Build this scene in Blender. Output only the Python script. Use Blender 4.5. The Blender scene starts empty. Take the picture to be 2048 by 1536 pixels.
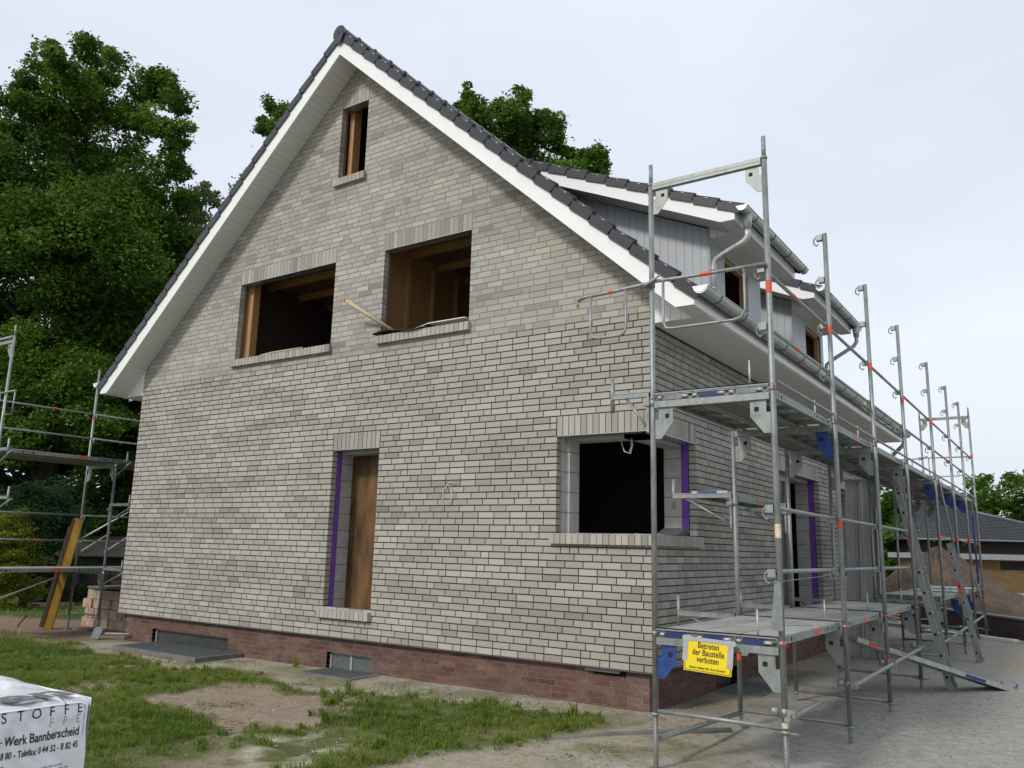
import bpy, math, random
import numpy as np
from mathutils import Vector, Matrix
D = bpy.data
SC = bpy.context.scene
COL = SC.collection
R = math.radians

# ------------------------------------------------------------------ camera
cd = D.cameras.new('camera'); cam = D.objects.new('camera', cd); COL.objects.link(cam)
cd.sensor_width = 36; cd.lens = 36*1647.98/2048; cd.clip_end = 1500; cd.clip_start = .05
_F = Vector((-0.55477438, 0.80889497, 0.194716)); _R = Vector((0.82716221, 0.56143415, 0.02437982)); _U = Vector((0.0895995, -0.17458701, 0.98055663))
m = Matrix((( _R.x, _U.x, -_F.x, 4.0051), (_R.y, _U.y, -_F.y, -8.7007), (_R.z, _U.z, -_F.z, 1.3153), (0, 0, 0, 1)))
cam.matrix_world = m
SC.camera = cam
# ------------------------------------------------------------------ light
SUN_EL, SUN_AZ = 38.0, 13.0           # azimuth measured from -y towards -x
w = D.worlds.new('World'); SC.world = w; w.use_nodes = True
nt = w.node_tree; nt.nodes.clear()
out = nt.nodes.new('ShaderNodeOutputWorld'); bg = nt.nodes.new('ShaderNodeBackground')
sky = nt.nodes.new('ShaderNodeTexSky'); sky.sky_type = 'NISHITA'; sky.sun_disc = False
sky.sun_elevation = R(SUN_EL); sky.sun_rotation = R(180+SUN_AZ)
sky.air_density = 1.5; sky.dust_density = 4.0; sky.ozone_density = 1.0
tc = nt.nodes.new('ShaderNodeTexCoord')
nz = nt.nodes.new('ShaderNodeTexNoise'); nz.inputs['Scale'].default_value = 1.3; nz.inputs['Detail'].default_value = 4; nz.inputs['Roughness'].default_value = .5
mp = nt.nodes.new('ShaderNodeMapping'); mp.inputs['Scale'].default_value = (1, 1, 2.6)
nt.links.new(tc.outputs['Generated'], mp.inputs[0]); nt.links.new(mp.outputs[0], nz.inputs['Vector'])
cr = nt.nodes.new('ShaderNodeValToRGB')
cr.color_ramp.elements[0].position = .3; cr.color_ramp.elements[0].color = (6.3, 7.0, 8.15, 1)
cr.color_ramp.elements[1].position = .7; cr.color_ramp.elements[1].color = (8.35, 8.8, 9.5, 1)
nt.links.new(nz.outputs['Fac'], cr.inputs['Fac'])
mx = nt.nodes.new('ShaderNodeMix'); mx.data_type = 'RGBA'; mx.inputs['Factor'].default_value = .9
nt.links.new(sky.outputs[0], mx.inputs[6]); nt.links.new(cr.outputs[0], mx.inputs[7])
nt.links.new(mx.outputs[2], bg.inputs['Color']); bg.inputs['Strength'].default_value = .114
nt.links.new(bg.outputs[0], out.inputs['Surface'])
sd = D.lights.new('sun', 'SUN'); sd.energy = 2.15; sd.angle = R(8); sd.color = (1, .95, .87)
so = D.objects.new('sun', sd); COL.objects.link(so)
sv = Vector((-math.sin(R(SUN_AZ))*math.cos(R(SUN_EL)), -math.cos(R(SUN_AZ))*math.cos(R(SUN_EL)), math.sin(R(SUN_EL))))
so.rotation_euler = sv.to_track_quat('Z', 'Y').to_euler(); so.location = (0, 0, 40)
SC.view_settings.view_transform = 'Standard'; SC.view_settings.look = 'None'
SC.view_settings.exposure = 0.0; SC.view_settings.gamma = 1

# ------------------------------------------------------------------ materials
MATS = {}
def newmat(name):
    mt = D.materials.new(name); mt.use_nodes = True
    n = mt.node_tree; b = n.nodes['Principled BSDF']; MATS[name] = mt
    return mt, n, b
def bump(n, b, src, strength=.3, dist=.01):
    bp = n.nodes.new('ShaderNodeBump'); bp.inputs['Strength'].default_value = strength; bp.inputs['Distance'].default_value = dist
    n.links.new(src, bp.inputs['Height']); n.links.new(bp.outputs[0], b.inputs['Normal'])
def noise(n, scale, detail=4, rough=.6, stretch=None, coord='Object'):
    t = n.nodes.new('ShaderNodeTexCoord'); q = n.nodes.new('ShaderNodeTexNoise')
    q.inputs['Scale'].default_value = scale; q.inputs['Detail'].default_value = detail; q.inputs['Roughness'].default_value = rough
    if stretch:
        mm = n.nodes.new('ShaderNodeMapping'); mm.inputs['Scale'].default_value = stretch
        n.links.new(t.outputs[coord], mm.inputs[0]); n.links.new(mm.outputs[0], q.inputs['Vector'])
    else: n.links.new(t.outputs[coord], q.inputs['Vector'])
    return q
def ramp(n, src, stops):
    c = n.nodes.new('ShaderNodeValToRGB'); e = c.color_ramp.elements
    e[0].position, e[0].color = stops[0][0], (*stops[0][1], 1)
    e[1].position, e[1].color = stops[-1][0], (*stops[-1][1], 1)
    for p, col in stops[1:-1]:
        k = e.new(p); k.color = (*col, 1)
    n.links.new(src, c.inputs['Fac']); return c
def simple(name, col, rough=.7, metal=0, var=.15, scale=6, bs=.15, bscale=60, stretch=None, dist=.004, spec=None):
    mt, n, b = newmat(name)
    q = noise(n, scale, 5, .6, stretch)
    a = tuple(c*(1-var) for c in col); z = tuple(min(1, c*(1+var)) for c in col)
    c = ramp(n, q.outputs['Fac'], [(.3, a), (.7, z)])
    n.links.new(c.outputs[0], b.inputs['Base Color'])
    b.inputs['Roughness'].default_value = rough; b.inputs['Metallic'].default_value = metal
    if spec is not None: b.inputs['Specular IOR Level'].default_value = spec
    if bs: bump(n, b, noise(n, bscale, 4, .6, stretch).outputs['Fac'], bs, dist)
    return mt
def attrmat(name, stops, rough=.85, nscale=40, namt=.25, bs=.4, dist=.003, spec=.3, attr='tone'):
    mt, n, b = newmat(name)
    a = n.nodes.new('ShaderNodeAttribute'); a.attribute_name = attr
    c = ramp(n, a.outputs['Fac'], stops)
    if name == 'grey_brick':
        wn = n.nodes.new('ShaderNodeTexWhiteNoise'); wn.noise_dimensions = '1D'; mu = n.nodes.new('ShaderNodeMath'); mu.operation = 'MULTIPLY'; mu.inputs[1].default_value = 913.7
        n.links.new(a.outputs['Fac'], mu.inputs[0]); n.links.new(mu.outputs[0], wn.inputs['W'])
        hr_ = ramp(n, wn.outputs['Value'], [(0, (1.02, 1, .94)), (.35, (1, 1, .98)), (.7, (.98, 1, 1.01)), (1, (1.02, .98, .97))])
        hm_ = n.nodes.new('ShaderNodeMix'); hm_.data_type = 'RGBA'; hm_.blend_type = 'MULTIPLY'; hm_.inputs['Factor'].default_value = 1
        n.links.new(c.outputs[0], hm_.inputs[6]); n.links.new(hr_.outputs[0], hm_.inputs[7]); c = hm_
    q = noise(n, nscale, 6, .7)
    r2 = ramp(n, q.outputs['Fac'], [(.25, (1-namt,)*3), (.75, (1+namt*.4,)*3)])
    mm = n.nodes.new('ShaderNodeMix'); mm.data_type = 'RGBA'; mm.blend_type = 'MULTIPLY'; mm.inputs['Factor'].default_value = 1
    n.links.new(c.outputs[2 if name == 'grey_brick' else 0], mm.inputs[6]); n.links.new(r2.outputs[0], mm.inputs[7])
    n.links.new(mm.outputs[2], b.inputs['Base Color'])
    b.inputs['Roughness'].default_value = rough; b.inputs['Specular IOR Level'].default_value = spec
    bump(n, b, q.outputs['Fac'], bs, dist)
    return mt
BR = attrmat('grey_brick', [(0, (.23, .214, .193)), (.3, (.305, .288, .262)), (.6, (.382, .364, .33)), (1, (.465, .446, .40))], .9, 70, .18, .5, .004)
simple('mortar_dark', (.085, .073, .060), .95, var=.3, scale=14)
simple('mortar_grey', (.235, .225, .20), .95, var=.15, scale=14, bscale=120)
# red plinth bricks with mortar splashes
def _plinth():
    mt, n, b = newmat('red_brick')
    a = n.nodes.new('ShaderNodeAttribute'); a.attribute_name = 'tone'
    c = ramp(n, a.outputs['Fac'], [(0, (.075, .034, .028)), (.5, (.112, .050, .035)), (1, (.15, .068, .047))])
    q = noise(n, 3.2, 8, .75, (1, 1, 1.6)); r1 = ramp(n, q.outputs['Fac'], [(.46, (0, 0, 0)), (.72, (.85, .85, .85))])
    q2 = noise(n, 45, 5, .7); r3 = ramp(n, q2.outputs['Fac'], [(.4, (.2, .2, .2)), (.62, (1, 1, 1))])
    ml = n.nodes.new('ShaderNodeMath'); ml.operation = 'MULTIPLY'; n.links.new(r1.outputs[0], ml.inputs[0]); n.links.new(r3.outputs[0], ml.inputs[1])
    mm = n.nodes.new('ShaderNodeMix'); mm.data_type = 'RGBA'
    n.links.new(ml.outputs[0], mm.inputs['Factor']); n.links.new(c.outputs[0], mm.inputs[6]); mm.inputs[7].default_value = (.25, .215, .18, 1)
    n.links.new(mm.outputs[2], b.inputs['Base Color']); b.inputs['Roughness'].default_value = .85
    bump(n, b, q2.outputs['Fac'], .4, .004)
_plinth()
simple('plinth_mortar', (.17, .14, .12), .95, var=.3, scale=9)
# white painted boards with grooves
def boards(name, col, axis, pitch, groove=.10, rough=.45, dark=.45):
    mt, n, b = newmat(name)
    t = n.nodes.new('ShaderNodeTexCoord'); s = n.nodes.new('ShaderNodeSeparateXYZ'); n.links.new(t.outputs['Object'], s.inputs[0])
    dv = n.nodes.new('ShaderNodeMath'); dv.operation = 'DIVIDE'; dv.inputs[1].default_value = pitch; n.links.new(s.outputs[axis], dv.inputs[0])
    fr = n.nodes.new('ShaderNodeMath'); fr.operation = 'FRACT'; n.links.new(dv.outputs[0], fr.inputs[0])
    lt = n.nodes.new('ShaderNodeMath'); lt.operation = 'LESS_THAN'; lt.inputs[1].default_value = groove; n.links.new(fr.outputs[0], lt.inputs[0])
    mm = n.nodes.new('ShaderNodeMix'); mm.data_type = 'RGBA'; n.links.new(lt.outputs[0], mm.inputs['Factor'])
    q = noise(n, 5, 4, .6); c = ramp(n, q.outputs['Fac'], [(.3, tuple(x*.93 for x in col)), (.7, col)])
    n.links.new(c.outputs[0], mm.inputs[6]); mm.inputs[7].default_value = tuple(x*dark for x in col)+(1,)
    n.links.new(mm.outputs[2], b.inputs['Base Color']); b.inputs['Roughness'].default_value = rough
    sb = n.nodes.new('ShaderNodeMath'); sb.operation = 'SUBTRACT'; sb.inputs[0].default_value = 1; n.links.new(lt.outputs[0], sb.inputs[1])
    bump(n, b, sb.outputs[0], .6, .006)
boards('soffit_boards', (.70, .69, .66), 'Y', .10, .06, .5, .72)
boards('soffit_boards_x', (.70, .69, .66), 'X', .10, .08, .5, .72)
boards('soffit_gable', (.70, .69, .67), 'X', .11, .07, .5, .7)
boards('white_siding', (.76, .77, .78), 'X', .13, .05, .4, .45)
boards('grey_siding', (.40, .425, .455), 'X', .125, .06, .45, .4)
boards('grey_siding_front', (.42, .45, .48), 'Y', .07, .18, .45, .45)
simple('white_fascia', (.80, .80, .80), .35, var=.03, scale=3, bs=.03)
simple('roof_tile', (.020, .022, .027), .24, var=.15, scale=12, bs=.12, bscale=90, dist=.002, spec=.6)
simple('zinc', (.42, .44, .44), .38, .75, .12, 5, bs=.05)
simple('zinc_bright', (.80, .81, .82), .35, .25, .05, 5, bs=.03)
def _galv(name, col, metal, rough):
    mt, n, b = newmat(name)
    q = noise(n, 14, 6, .7, (1, 1, .45)); v = n.nodes.new('ShaderNodeTexVoronoi'); v.inputs['Scale'].default_value = 55
    t = n.nodes.new('ShaderNodeTexCoord'); n.links.new(t.outputs['Object'], v.inputs['Vector'])
    c = ramp(n, q.outputs['Fac'], [(.28, tuple(x*.62 for x in col)), (.5, col), (.75, tuple(x*1.25 for x in col))])
    n.links.new(c.outputs[0], b.inputs['Base Color'])
    b.inputs['Metallic'].default_value = metal
    r = n.nodes.new('ShaderNodeMapRange'); r.inputs['To Min'].default_value = rough-.1; r.inputs['To Max'].default_value = rough+.2
    n.links.new(q.outputs['Fac'], r.inputs['Value']); n.links.new(r.outputs[0], b.inputs['Roughness'])
    bump(n, b, q.outputs['Fac'], .12, .002)
_galv('galvanised', (.265, .285, .275), .5, .45)
_galv('galvanised_light', (.44, .455, .45), .5, .42)
def _perf():
    mt, n, b = newmat('perforated_deck')
    t = n.nodes.new('ShaderNodeTexCoord'); v = n.nodes.new('ShaderNodeTexVoronoi'); v.inputs['Scale'].default_value = 26; v.inputs['Randomness'].default_value = 0
    n.links.new(t.outputs['Object'], v.inputs['Vector'])
    c = ramp(n, v.outputs['Distance'], [(.22, (.09, .09, .09)), (.3, (.47, .475, .465))])
    q = noise(n, 5, 6, .7); c2 = ramp(n, q.outputs['Fac'], [(.3, (.62, .60, .55)), (.7, (1.1, 1.1, 1.1))])
    mm = n.nodes.new('ShaderNodeMix'); mm.data_type = 'RGBA'; mm.blend_type = 'MULTIPLY'; mm.inputs['Factor'].default_value = 1
    n.links.new(c.outputs[0], mm.inputs[6]); n.links.new(c2.outputs[0], mm.inputs[7]); n.links.new(mm.outputs[2], b.inputs['Base Color'])
    b.inputs['Roughness'].default_value = .6; b.inputs['Metallic'].default_value = .3
_perf()
simple('aluminium', (.44, .445, .45), .45, .35, .10, 2, bs=.03)
simple('blue_paint', (.012, .05, .21), .5, var=.25, scale=20)
simple('dark_blue', (.01, .03, .12), .55, var=.2, scale=20)
simple('orange_sticker', (.62, .08, .035), .5, var=.1, scale=30)
simple('red_catch', (.45, .02, .02), .45, var=.1)
simple('cream_label', (.6, .5, .36), .8, var=.3, scale=30)
simple('dark_slot', (.012, .012, .012), .9, var=.1, bs=0)
simple('purple_foam', (.17, .06, .36), .85, var=.12, scale=8, bs=.2)
def _block():
    mt, n, b = newmat('aerated_block')
    t = n.nodes.new('ShaderNodeTexCoord'); s = n.nodes.new('ShaderNodeSeparateXYZ'); n.links.new(t.outputs['Object'], s.inputs[0])
    dv = n.nodes.new('ShaderNodeMath'); dv.operation = 'DIVIDE'; dv.inputs[1].default_value = .25; n.links.new(s.outputs['Z'], dv.inputs[0])
    fr = n.nodes.new('ShaderNodeMath'); fr.operation = 'FRACT'; n.links.new(dv.outputs[0], fr.inputs[0])
    lt = n.nodes.new('ShaderNodeMath'); lt.operation = 'LESS_THAN'; lt.inputs[1].default_value = .045; n.links.new(fr.outputs[0], lt.inputs[0])
    q = noise(n, 6, 6, .7); c = ramp(n, q.outputs['Fac'], [(.3, (.36, .345, .32)), (.65, (.50, .49, .47))])
    mm = n.nodes.new('ShaderNodeMix'); mm.data_type = 'RGBA'; n.links.new(lt.outputs[0], mm.inputs['Factor'])
    n.links.new(c.outputs[0], mm.inputs[6]); mm.inputs[7].default_value = (.17, .16, .15, 1); n.links.new(mm.outputs[2], b.inputs['Base Color'])
    b.inputs['Roughness'].default_value = .95; bump(n, b, noise(n, 35, 5, .7).outputs['Fac'], .5, .006)
_block()
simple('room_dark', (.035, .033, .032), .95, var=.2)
simple('attic_boards', (.17, .105, .058), .85, var=.35, scale=3, stretch=(1, 12, 1))
simple('timber', (.37, .205, .082), .7, var=.22, scale=7, stretch=(9, 9, .7), bs=.2)
simple('pale_timber', (.50, .40, .26), .75, var=.2, scale=9, stretch=(5, 5, 1))
simple('weathered_wood', (.15, .13, .115), .85, var=.3, scale=5, stretch=(8, 8, 1))
simple('brown_wood', (.06, .038, .028), .85, var=.35, scale=7, stretch=(6, 6, 1))
def _osb():
    mt, n, b = newmat('osb')
    q = noise(n, 26, 6, .8, (1, 1, 2)); c = ramp(n, q.outputs['Fac'], [(.3, (.20, .10, .035)), (.5, (.36, .19, .07)), (.7, (.52, .29, .12))])
    n.links.new(c.outputs[0], b.inputs['Base Color']); b.inputs['Roughness'].default_value = .75; bump(n, b, q.outputs['Fac'], .3, .003)
_osb()
simple('formwork_yellow', (.30, .165, .012), .6, var=.22, scale=5, stretch=(1, 1, .5))
simple('grate_steel', (.19, .21, .22), .6, .4, .25, 20)
simple('concrete', (.155, .145, .13), .9, var=.25, scale=5)
simple('window_dull', (.05, .053, .05), .35, var=.25, scale=6)
simple('pvc_grey', (.30, .31, .32), .5, var=.08)
simple('sign_yellow', (.80, .62, .01), .45, var=.03, bs=0)
simple('ink', (.012, .012, .012), .6, var=.05, bs=0)
simple('ink_faded', (.34, .35, .38), .6, var=.15, bs=0)
simple('ink_grey', (.15, .155, .16), .5, var=.12, scale=14, bs=0)
simple('tape', (.38, .39, .41), .35, var=.12, scale=10, spec=.6)
simple('wrap_film', (.72, .73, .77), .28, var=.08, scale=4, bs=.7, bscale=9, dist=.02, spec=.6)
simple('tarp', (.42, .45, .50), .4, var=.2, scale=5, bs=.5, bscale=6, dist=.03)
simple('cable', (.55, .55, .53), .5, var=.05, bs=0)
simple('cable_dark', (.10, .10, .10), .5, var=.05, bs=0)
simple('bark', (.024, .020, .016), .95, var=.4, scale=5, stretch=(4, 4, 1), bs=.8, bscale=18, dist=.05)
simple('bitumen_roof', (.03, .027, .03), .9, var=.25, scale=10)
simple('shed_wood', (.04, .028, .022), .9, var=.35, scale=4, stretch=(1, 1, 9))
simple('field_stone', (.06, .056, .05), .95, var=.4, scale=6, bs=.6, bscale=20, dist=.02)
simple('heap_soil', (.112, .078, .052), .98, var=.35, scale=2.2, bs=1, bscale=9, dist=.14)
simple('rusty_block', (.36, .27, .20), .95, var=.45, scale=7, stretch=(1.5, 1.5, .8), bs=.8, bscale=25, dist=.02)
simple('dark_timber_band', (.03, .022, .02), .9, var=.2)
simple('roof_felt_edge', (.24, .255, .27), .5, var=.1)
simple('bark_pale', (.14, .125, .10), .95, var=.4, scale=8)
simple('film_board', (.115, .060, .022), .5, var=.8, scale=5, stretch=(1, 1, .3), bs=.15, bscale=30)
def _ybrick():
    mt, n, b = newmat('yellow_brick')
    t = n.nodes.new('ShaderNodeTexCoord'); mpn = n.nodes.new('ShaderNodeMapping'); mpn.inputs['Rotation'].default_value = (R(90), 0, 0)
    bt = n.nodes.new('ShaderNodeTexBrick'); bt.inputs['Scale'].default_value = 1; bt.inputs['Brick Width'].default_value = .25; bt.inputs['Row Height'].default_value = .083; bt.inputs['Mortar Size'].default_value = .009
    bt.inputs['Color1'].default_value = (.17, .105, .03, 1); bt.inputs['Color2'].default_value = (.12, .07, .02, 1); bt.inputs['Mortar'].default_value = (.11, .085, .055, 1)
    n.links.new(t.outputs['Object'], mpn.inputs[0]); n.links.new(mpn.outputs[0], bt.inputs['Vector']); n.links.new(bt.outputs['Color'], b.inputs['Base Color']); b.inputs['Roughness'].default_value = .9
_ybrick()
simple('dark_brick', (.055, .034, .026), .9, var=.35, scale=5)
simple('dark_brick_mortar', (.05, .042, .036), .95, var=.3)
simple('grey_tile', (.10, .105, .12), .5, var=.22, scale=3, bs=.1)
def leafmat(name, stops):
    mt = D.materials.new(name); mt.use_nodes = True; n = mt.node_tree; n.nodes.clear(); MATS[name] = mt
    o = n.nodes.new('ShaderNodeOutputMaterial'); a = n.nodes.new('ShaderNodeAttribute'); a.attribute_name = 'tone'
    c = ramp(n, a.outputs['Fac'], stops)
    d = n.nodes.new('ShaderNodeBsdfPrincipled'); d.inputs['Roughness'].default_value = .6; d.inputs['Specular IOR Level'].default_value = .25
    tr = n.nodes.new('ShaderNodeBsdfTranslucent'); ms = n.nodes.new('ShaderNodeMixShader'); ms.inputs[0].default_value = .42
    n.links.new(c.outputs[0], d.inputs['Base Color']); n.links.new(c.outputs[0], tr.inputs['Color'])
    n.links.new(d.outputs[0], ms.inputs[1]); n.links.new(tr.outputs[0], ms.inputs[2]); n.links.new(ms.outputs[0], o.inputs['Surface'])
leafmat('oak_leaf', [(0, (.030, .078, .009)), (.5, (.080, .168, .016)), (1, (.17, .285, .038))])
leafmat('pale_leaf', [(0, (.05, .085, .03)), (.5, (.10, .13, .045)), (1, (.20, .19, .08))])
leafmat('yew_leaf', [(0, (.014, .045, .016)), (1, (.04, .10, .035))])
leafmat('gold_leaf', [(0, (.06, .10, .010)), (.6, (.15, .18, .015)), (1, (.36, .30, .02))])
leafmat('shrub_leaf', [(0, (.03, .075, .012)), (.6, (.075, .16, .018)), (1, (.15, .26, .035))])
leafmat('dark_leaf', [(0, (.006, .016, .005)), (1, (.018, .045, .010))])
leafmat('grass_blade', [(0, (.06, .12, .016)), (.45, (.14, .215, .026)), (.8, (.25, .28, .055)), (1, (.42, .36, .19))])
def _ground():
    mt, n, b = newmat('ground_soil')
    a = n.nodes.new('ShaderNodeAttribute'); a.attribute_name = 'gcol'
    q = noise(n, 9, 8, .75); q2 = noise(n, 60, 6, .7)
    r1 = ramp(n, q.outputs['Fac'], [(.28, (.68, .67, .66)), (.5, (1, 1, 1)), (.72, (1.25, 1.25, 1.25))])
    r2 = ramp(n, q2.outputs['Fac'], [(.3, (.68, .67, .66)), (.5, (1, 1, 1)), (.7, (1.35, 1.35, 1.33))])
    m1 = n.nodes.new('ShaderNodeMix'); m1.data_type = 'RGBA'; m1.blend_type = 'MULTIPLY'; m1.inputs['Factor'].default_value = 1
    m2 = n.nodes.new('ShaderNodeMix'); m2.data_type = 'RGBA'; m2.blend_type = 'MULTIPLY'; m2.inputs['Factor'].default_value = 1
    n.links.new(a.outputs['Color'], m1.inputs[6]); n.links.new(r1.outputs[0], m1.inputs[7])
    n.links.new(m1.outputs[2], m2.inputs[6]); n.links.new(r2.outputs[0], m2.inputs[7]); n.links.new(m2.outputs[2], b.inputs['Base Color'])
    b.inputs['Roughness'].default_value = .97; b.inputs['Specular IOR Level'].default_value = .15
    ad = n.nodes.new('ShaderNodeMath'); ad.operation = 'ADD'; n.links.new(q.outputs['Fac'], ad.inputs[0]); n.links.new(q2.outputs['Fac'], ad.inputs[1])
    bump(n, b, ad.outputs[0], .55, .015)
_ground()

# ------------------------------------------------------------------ mesh builder
class MB:
    def __init__(s): s.v = []; s.f = []; s.m = []; s.t = []; s.sm = []
    def face(s, pts, mi=0, tone=.5, smooth=False):
        k = len(s.v); s.v += [tuple(p) for p in pts]; s.f.append(tuple(range(k, k+len(pts)))); s.m.append(mi); s.t.append(tone); s.sm.append(smooth)
    def solid(s, vs, fs, mi=0, tone=.5, smooth=False):
        k = len(s.v); s.v += [tuple(p) for p in vs]
        for f in fs: s.f.append(tuple(k+i for i in f)); s.m.append(mi); s.t.append(tone); s.sm.append(smooth)
    def box(s, x0, x1, y0, y1, z0, z1, mi=0, tone=.5):
        if x0 > x1: x0, x1 = x1, x0
        if y0 > y1: y0, y1 = y1, y0
        if z0 > z1: z0, z1 = z1, z0
        s.solid([(x0,y0,z0),(x1,y0,z0),(x1,y1,z0),(x0,y1,z0),(x0,y0,z1),(x1,y0,z1),(x1,y1,z1),(x0,y1,z1)],
                [(0,3,2,1),(4,5,6,7),(0,1,5,4),(1,2,6,5),(2,3,7,6),(3,0,4,7)], mi, tone)
    def obox(s, c, ax, ay, az, mi=0, tone=.5):      # half-extent vectors
        c = Vector(c); ax = Vector(ax); ay = Vector(ay); az = Vector(az)
        if ax.cross(ay).dot(az) < 0: ax = -ax
        P = [c+a*ax+b*ay+d*az for d in (-1, 1) for a, b in ((-1,-1),(1,-1),(1,1),(-1,1))]
        s.solid(P, [(0,3,2,1),(4,5,6,7),(0,1,5,4),(1,2,6,5),(2,3,7,6),(3,0,4,7)], mi, tone)
    def prism(s, poly, ext, mi=0, tone=.5):          # poly: 3d points (planar), ext: vector
        e = Vector(ext); P = [Vector(p) for p in poly]; n = len(P)
        nrm = Vector((0,0,0))
        for i in range(n): nrm += P[i].cross(P[(i+1) % n])
        if nrm.dot(e) > 0: P = P[::-1]
        V = P + [p+e for p in P]
        F = [tuple(range(n)), tuple(range(2*n-1, n-1, -1))] + [(i, i+n, (i+1) % n+n, (i+1) % n) for i in range(n)]
        s.solid(V, F, mi, tone)
    def tube(s, p, q, r, n=10, mi=0, cap=True, r2=None):
        p = Vector(p); q = Vector(q); d = q-p
        if d.length < 1e-6: return
        d.normalize(); a = d.orthogonal().normalized(); b = d.cross(a); r2 = r if r2 is None else r2
        k = len(s.v)
        for c, rr in ((p, r), (q, r2)):
            for i in range(n):
                t = 2*math.pi*i/n; s.v.append(tuple(c+rr*(math.cos(t)*a+math.sin(t)*b)))
        for i in range(n):
            j = (i+1) % n; s.f.append((k+i, k+j, k+n+j, k+n+i)); s.m.append(mi); s.t.append(.5); s.sm.append(True)
        if cap:
            s.f.append(tuple(k+i for i in range(n-1, -1, -1))); s.f.append(tuple(k+n+i for i in range(n)))
            s.m += [mi, mi]; s.t += [.5, .5]; s.sm += [False, False]
    def path(s, pts, r, n=8, mi=0):
        P = [Vector(p) for p in pts]; k = len(s.v); a = None
        for i, p in enumerate(P):
            d = (P[min(i+1, len(P)-1)]-P[max(i-1, 0)]).normalized()
            a = d.orthogonal().normalized() if a is None else (a-d*a.dot(d)).normalized()
            b = d.cross(a); rr = r[i] if isinstance(r, (list, tuple)) else r
            for j in range(n):
                t = 2*math.pi*j/n; s.v.append(tuple(p+rr*(math.cos(t)*a+math.sin(t)*b)))
        for i in range(len(P)-1):
            for j in range(n):
                jj = (j+1) % n; s.f.append((k+i*n+j, k+i*n+jj, k+(i+1)*n+jj, k+(i+1)*n+j)); s.m.append(mi); s.t.append(.5); s.sm.append(True)
        s.f.append(tuple(k+j for j in range(n-1, -1, -1))); s.f.append(tuple(k+(len(P)-1)*n+j for j in range(n)))
        s.m += [mi, mi]; s.t += [.5, .5]; s.sm += [False, False]
    def build(s, name, mats, parent=None, tone=False, origin=None):
        me = D.meshes.new(name); v = s.v
        if origin is None: origin = (0, 0, 0)
        if origin != (0, 0, 0): v = [(a-origin[0], b-origin[1], c-origin[2]) for a, b, c in v]
        me.from_pydata(v, [], s.f)
        for mm in ([mats] if isinstance(mats, str) else mats): me.materials.append(MATS[mm])
        me.polygons.foreach_set('material_index', s.m); me.polygons.foreach_set('use_smooth', s.sm)
        if tone:
            at = me.attributes.new('tone', 'FLOAT', 'FACE'); at.data.foreach_set('value', s.t)
        me.update()
        o = D.objects.new(name, me); COL.objects.link(o); o.location = origin
        if parent:
            o.parent = parent
            o.location = Vector(origin)-world_loc(parent)
        return o
def world_loc(o):
    l = Vector(o.location)
    while o.parent: o = o.parent; l += o.location
    return l
def empty(name, loc=(0, 0, 0)):
    o = D.objects.new(name, None); COL.objects.link(o); o.location = loc; o.empty_display_size = .2; return o
def tag(o, label=None, cat=None, group=None, kind=None):
    if label: o['label'] = label
    if cat: o['category'] = cat
    if group: o['group'] = group
    if kind: o['kind'] = kind
    return o
def quads(name, V, tone, mat, parent=None, loc=(0, 0, 0)):
    N, K = V.shape[0], V.shape[1]
    me = D.meshes.new(name); V = V - np.array(loc, dtype=float)
    me.vertices.add(N*K); me.vertices.foreach_set('co', V.reshape(-1).astype(np.float32))
    me.loops.add(N*K); me.loops.foreach_set('vertex_index', np.arange(N*K, dtype=np.int32))
    me.polygons.add(N); me.polygons.foreach_set('loop_start', np.arange(0, N*K, K, dtype=np.int32))
    try: me.polygons.foreach_set('loop_total', np.full(N, K, dtype=np.int32))
    except Exception: pass
    me.materials.append(MATS[mat]); me.update(calc_edges=True)
    at = me.attributes.new('tone', 'FLOAT', 'FACE'); at.data.foreach_set('value', tone.astype(np.float32))
    o = D.objects.new(name, me); COL.objects.link(o)
    if parent: o.parent = parent; o.location = Vector(loc)-world_loc(parent)
    else: o.location = loc
    return o
def text3d(name, body, mat, size, origin, xdir, ydir, parent, sx=1.0, bold=0.0, thick=.0004, align='LEFT', spacing=1.0):
    cu = D.curves.new(name, 'FONT'); cu.body = body; cu.size = size; cu.align_x = align; cu.offset = bold; cu.space_character = spacing
    cu.resolution_u = 3; cu.extrude = thick
    tmp = D.objects.new(name, cu); COL.objects.link(tmp)
    dg = bpy.context.evaluated_depsgraph_get(); me = D.meshes.new_from_object(tmp.evaluated_get(dg)); D.objects.remove(tmp)
    xd = Vector(xdir).normalized()*sx; yd = Vector(ydir).normalized(); zd = xd.cross(yd).normalized(); o3 = Vector(origin)
    for v in me.vertices:
        p = v.co.copy(); v.co = o3+xd*p.x+yd*p.y+zd*p.z-world_loc(parent)
    me.materials.clear(); me.materials.append(MATS[mat]); me.update(); me.name = name
    o = D.objects.new(name, me); COL.objects.link(o); o.parent = parent
    return o

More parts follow.
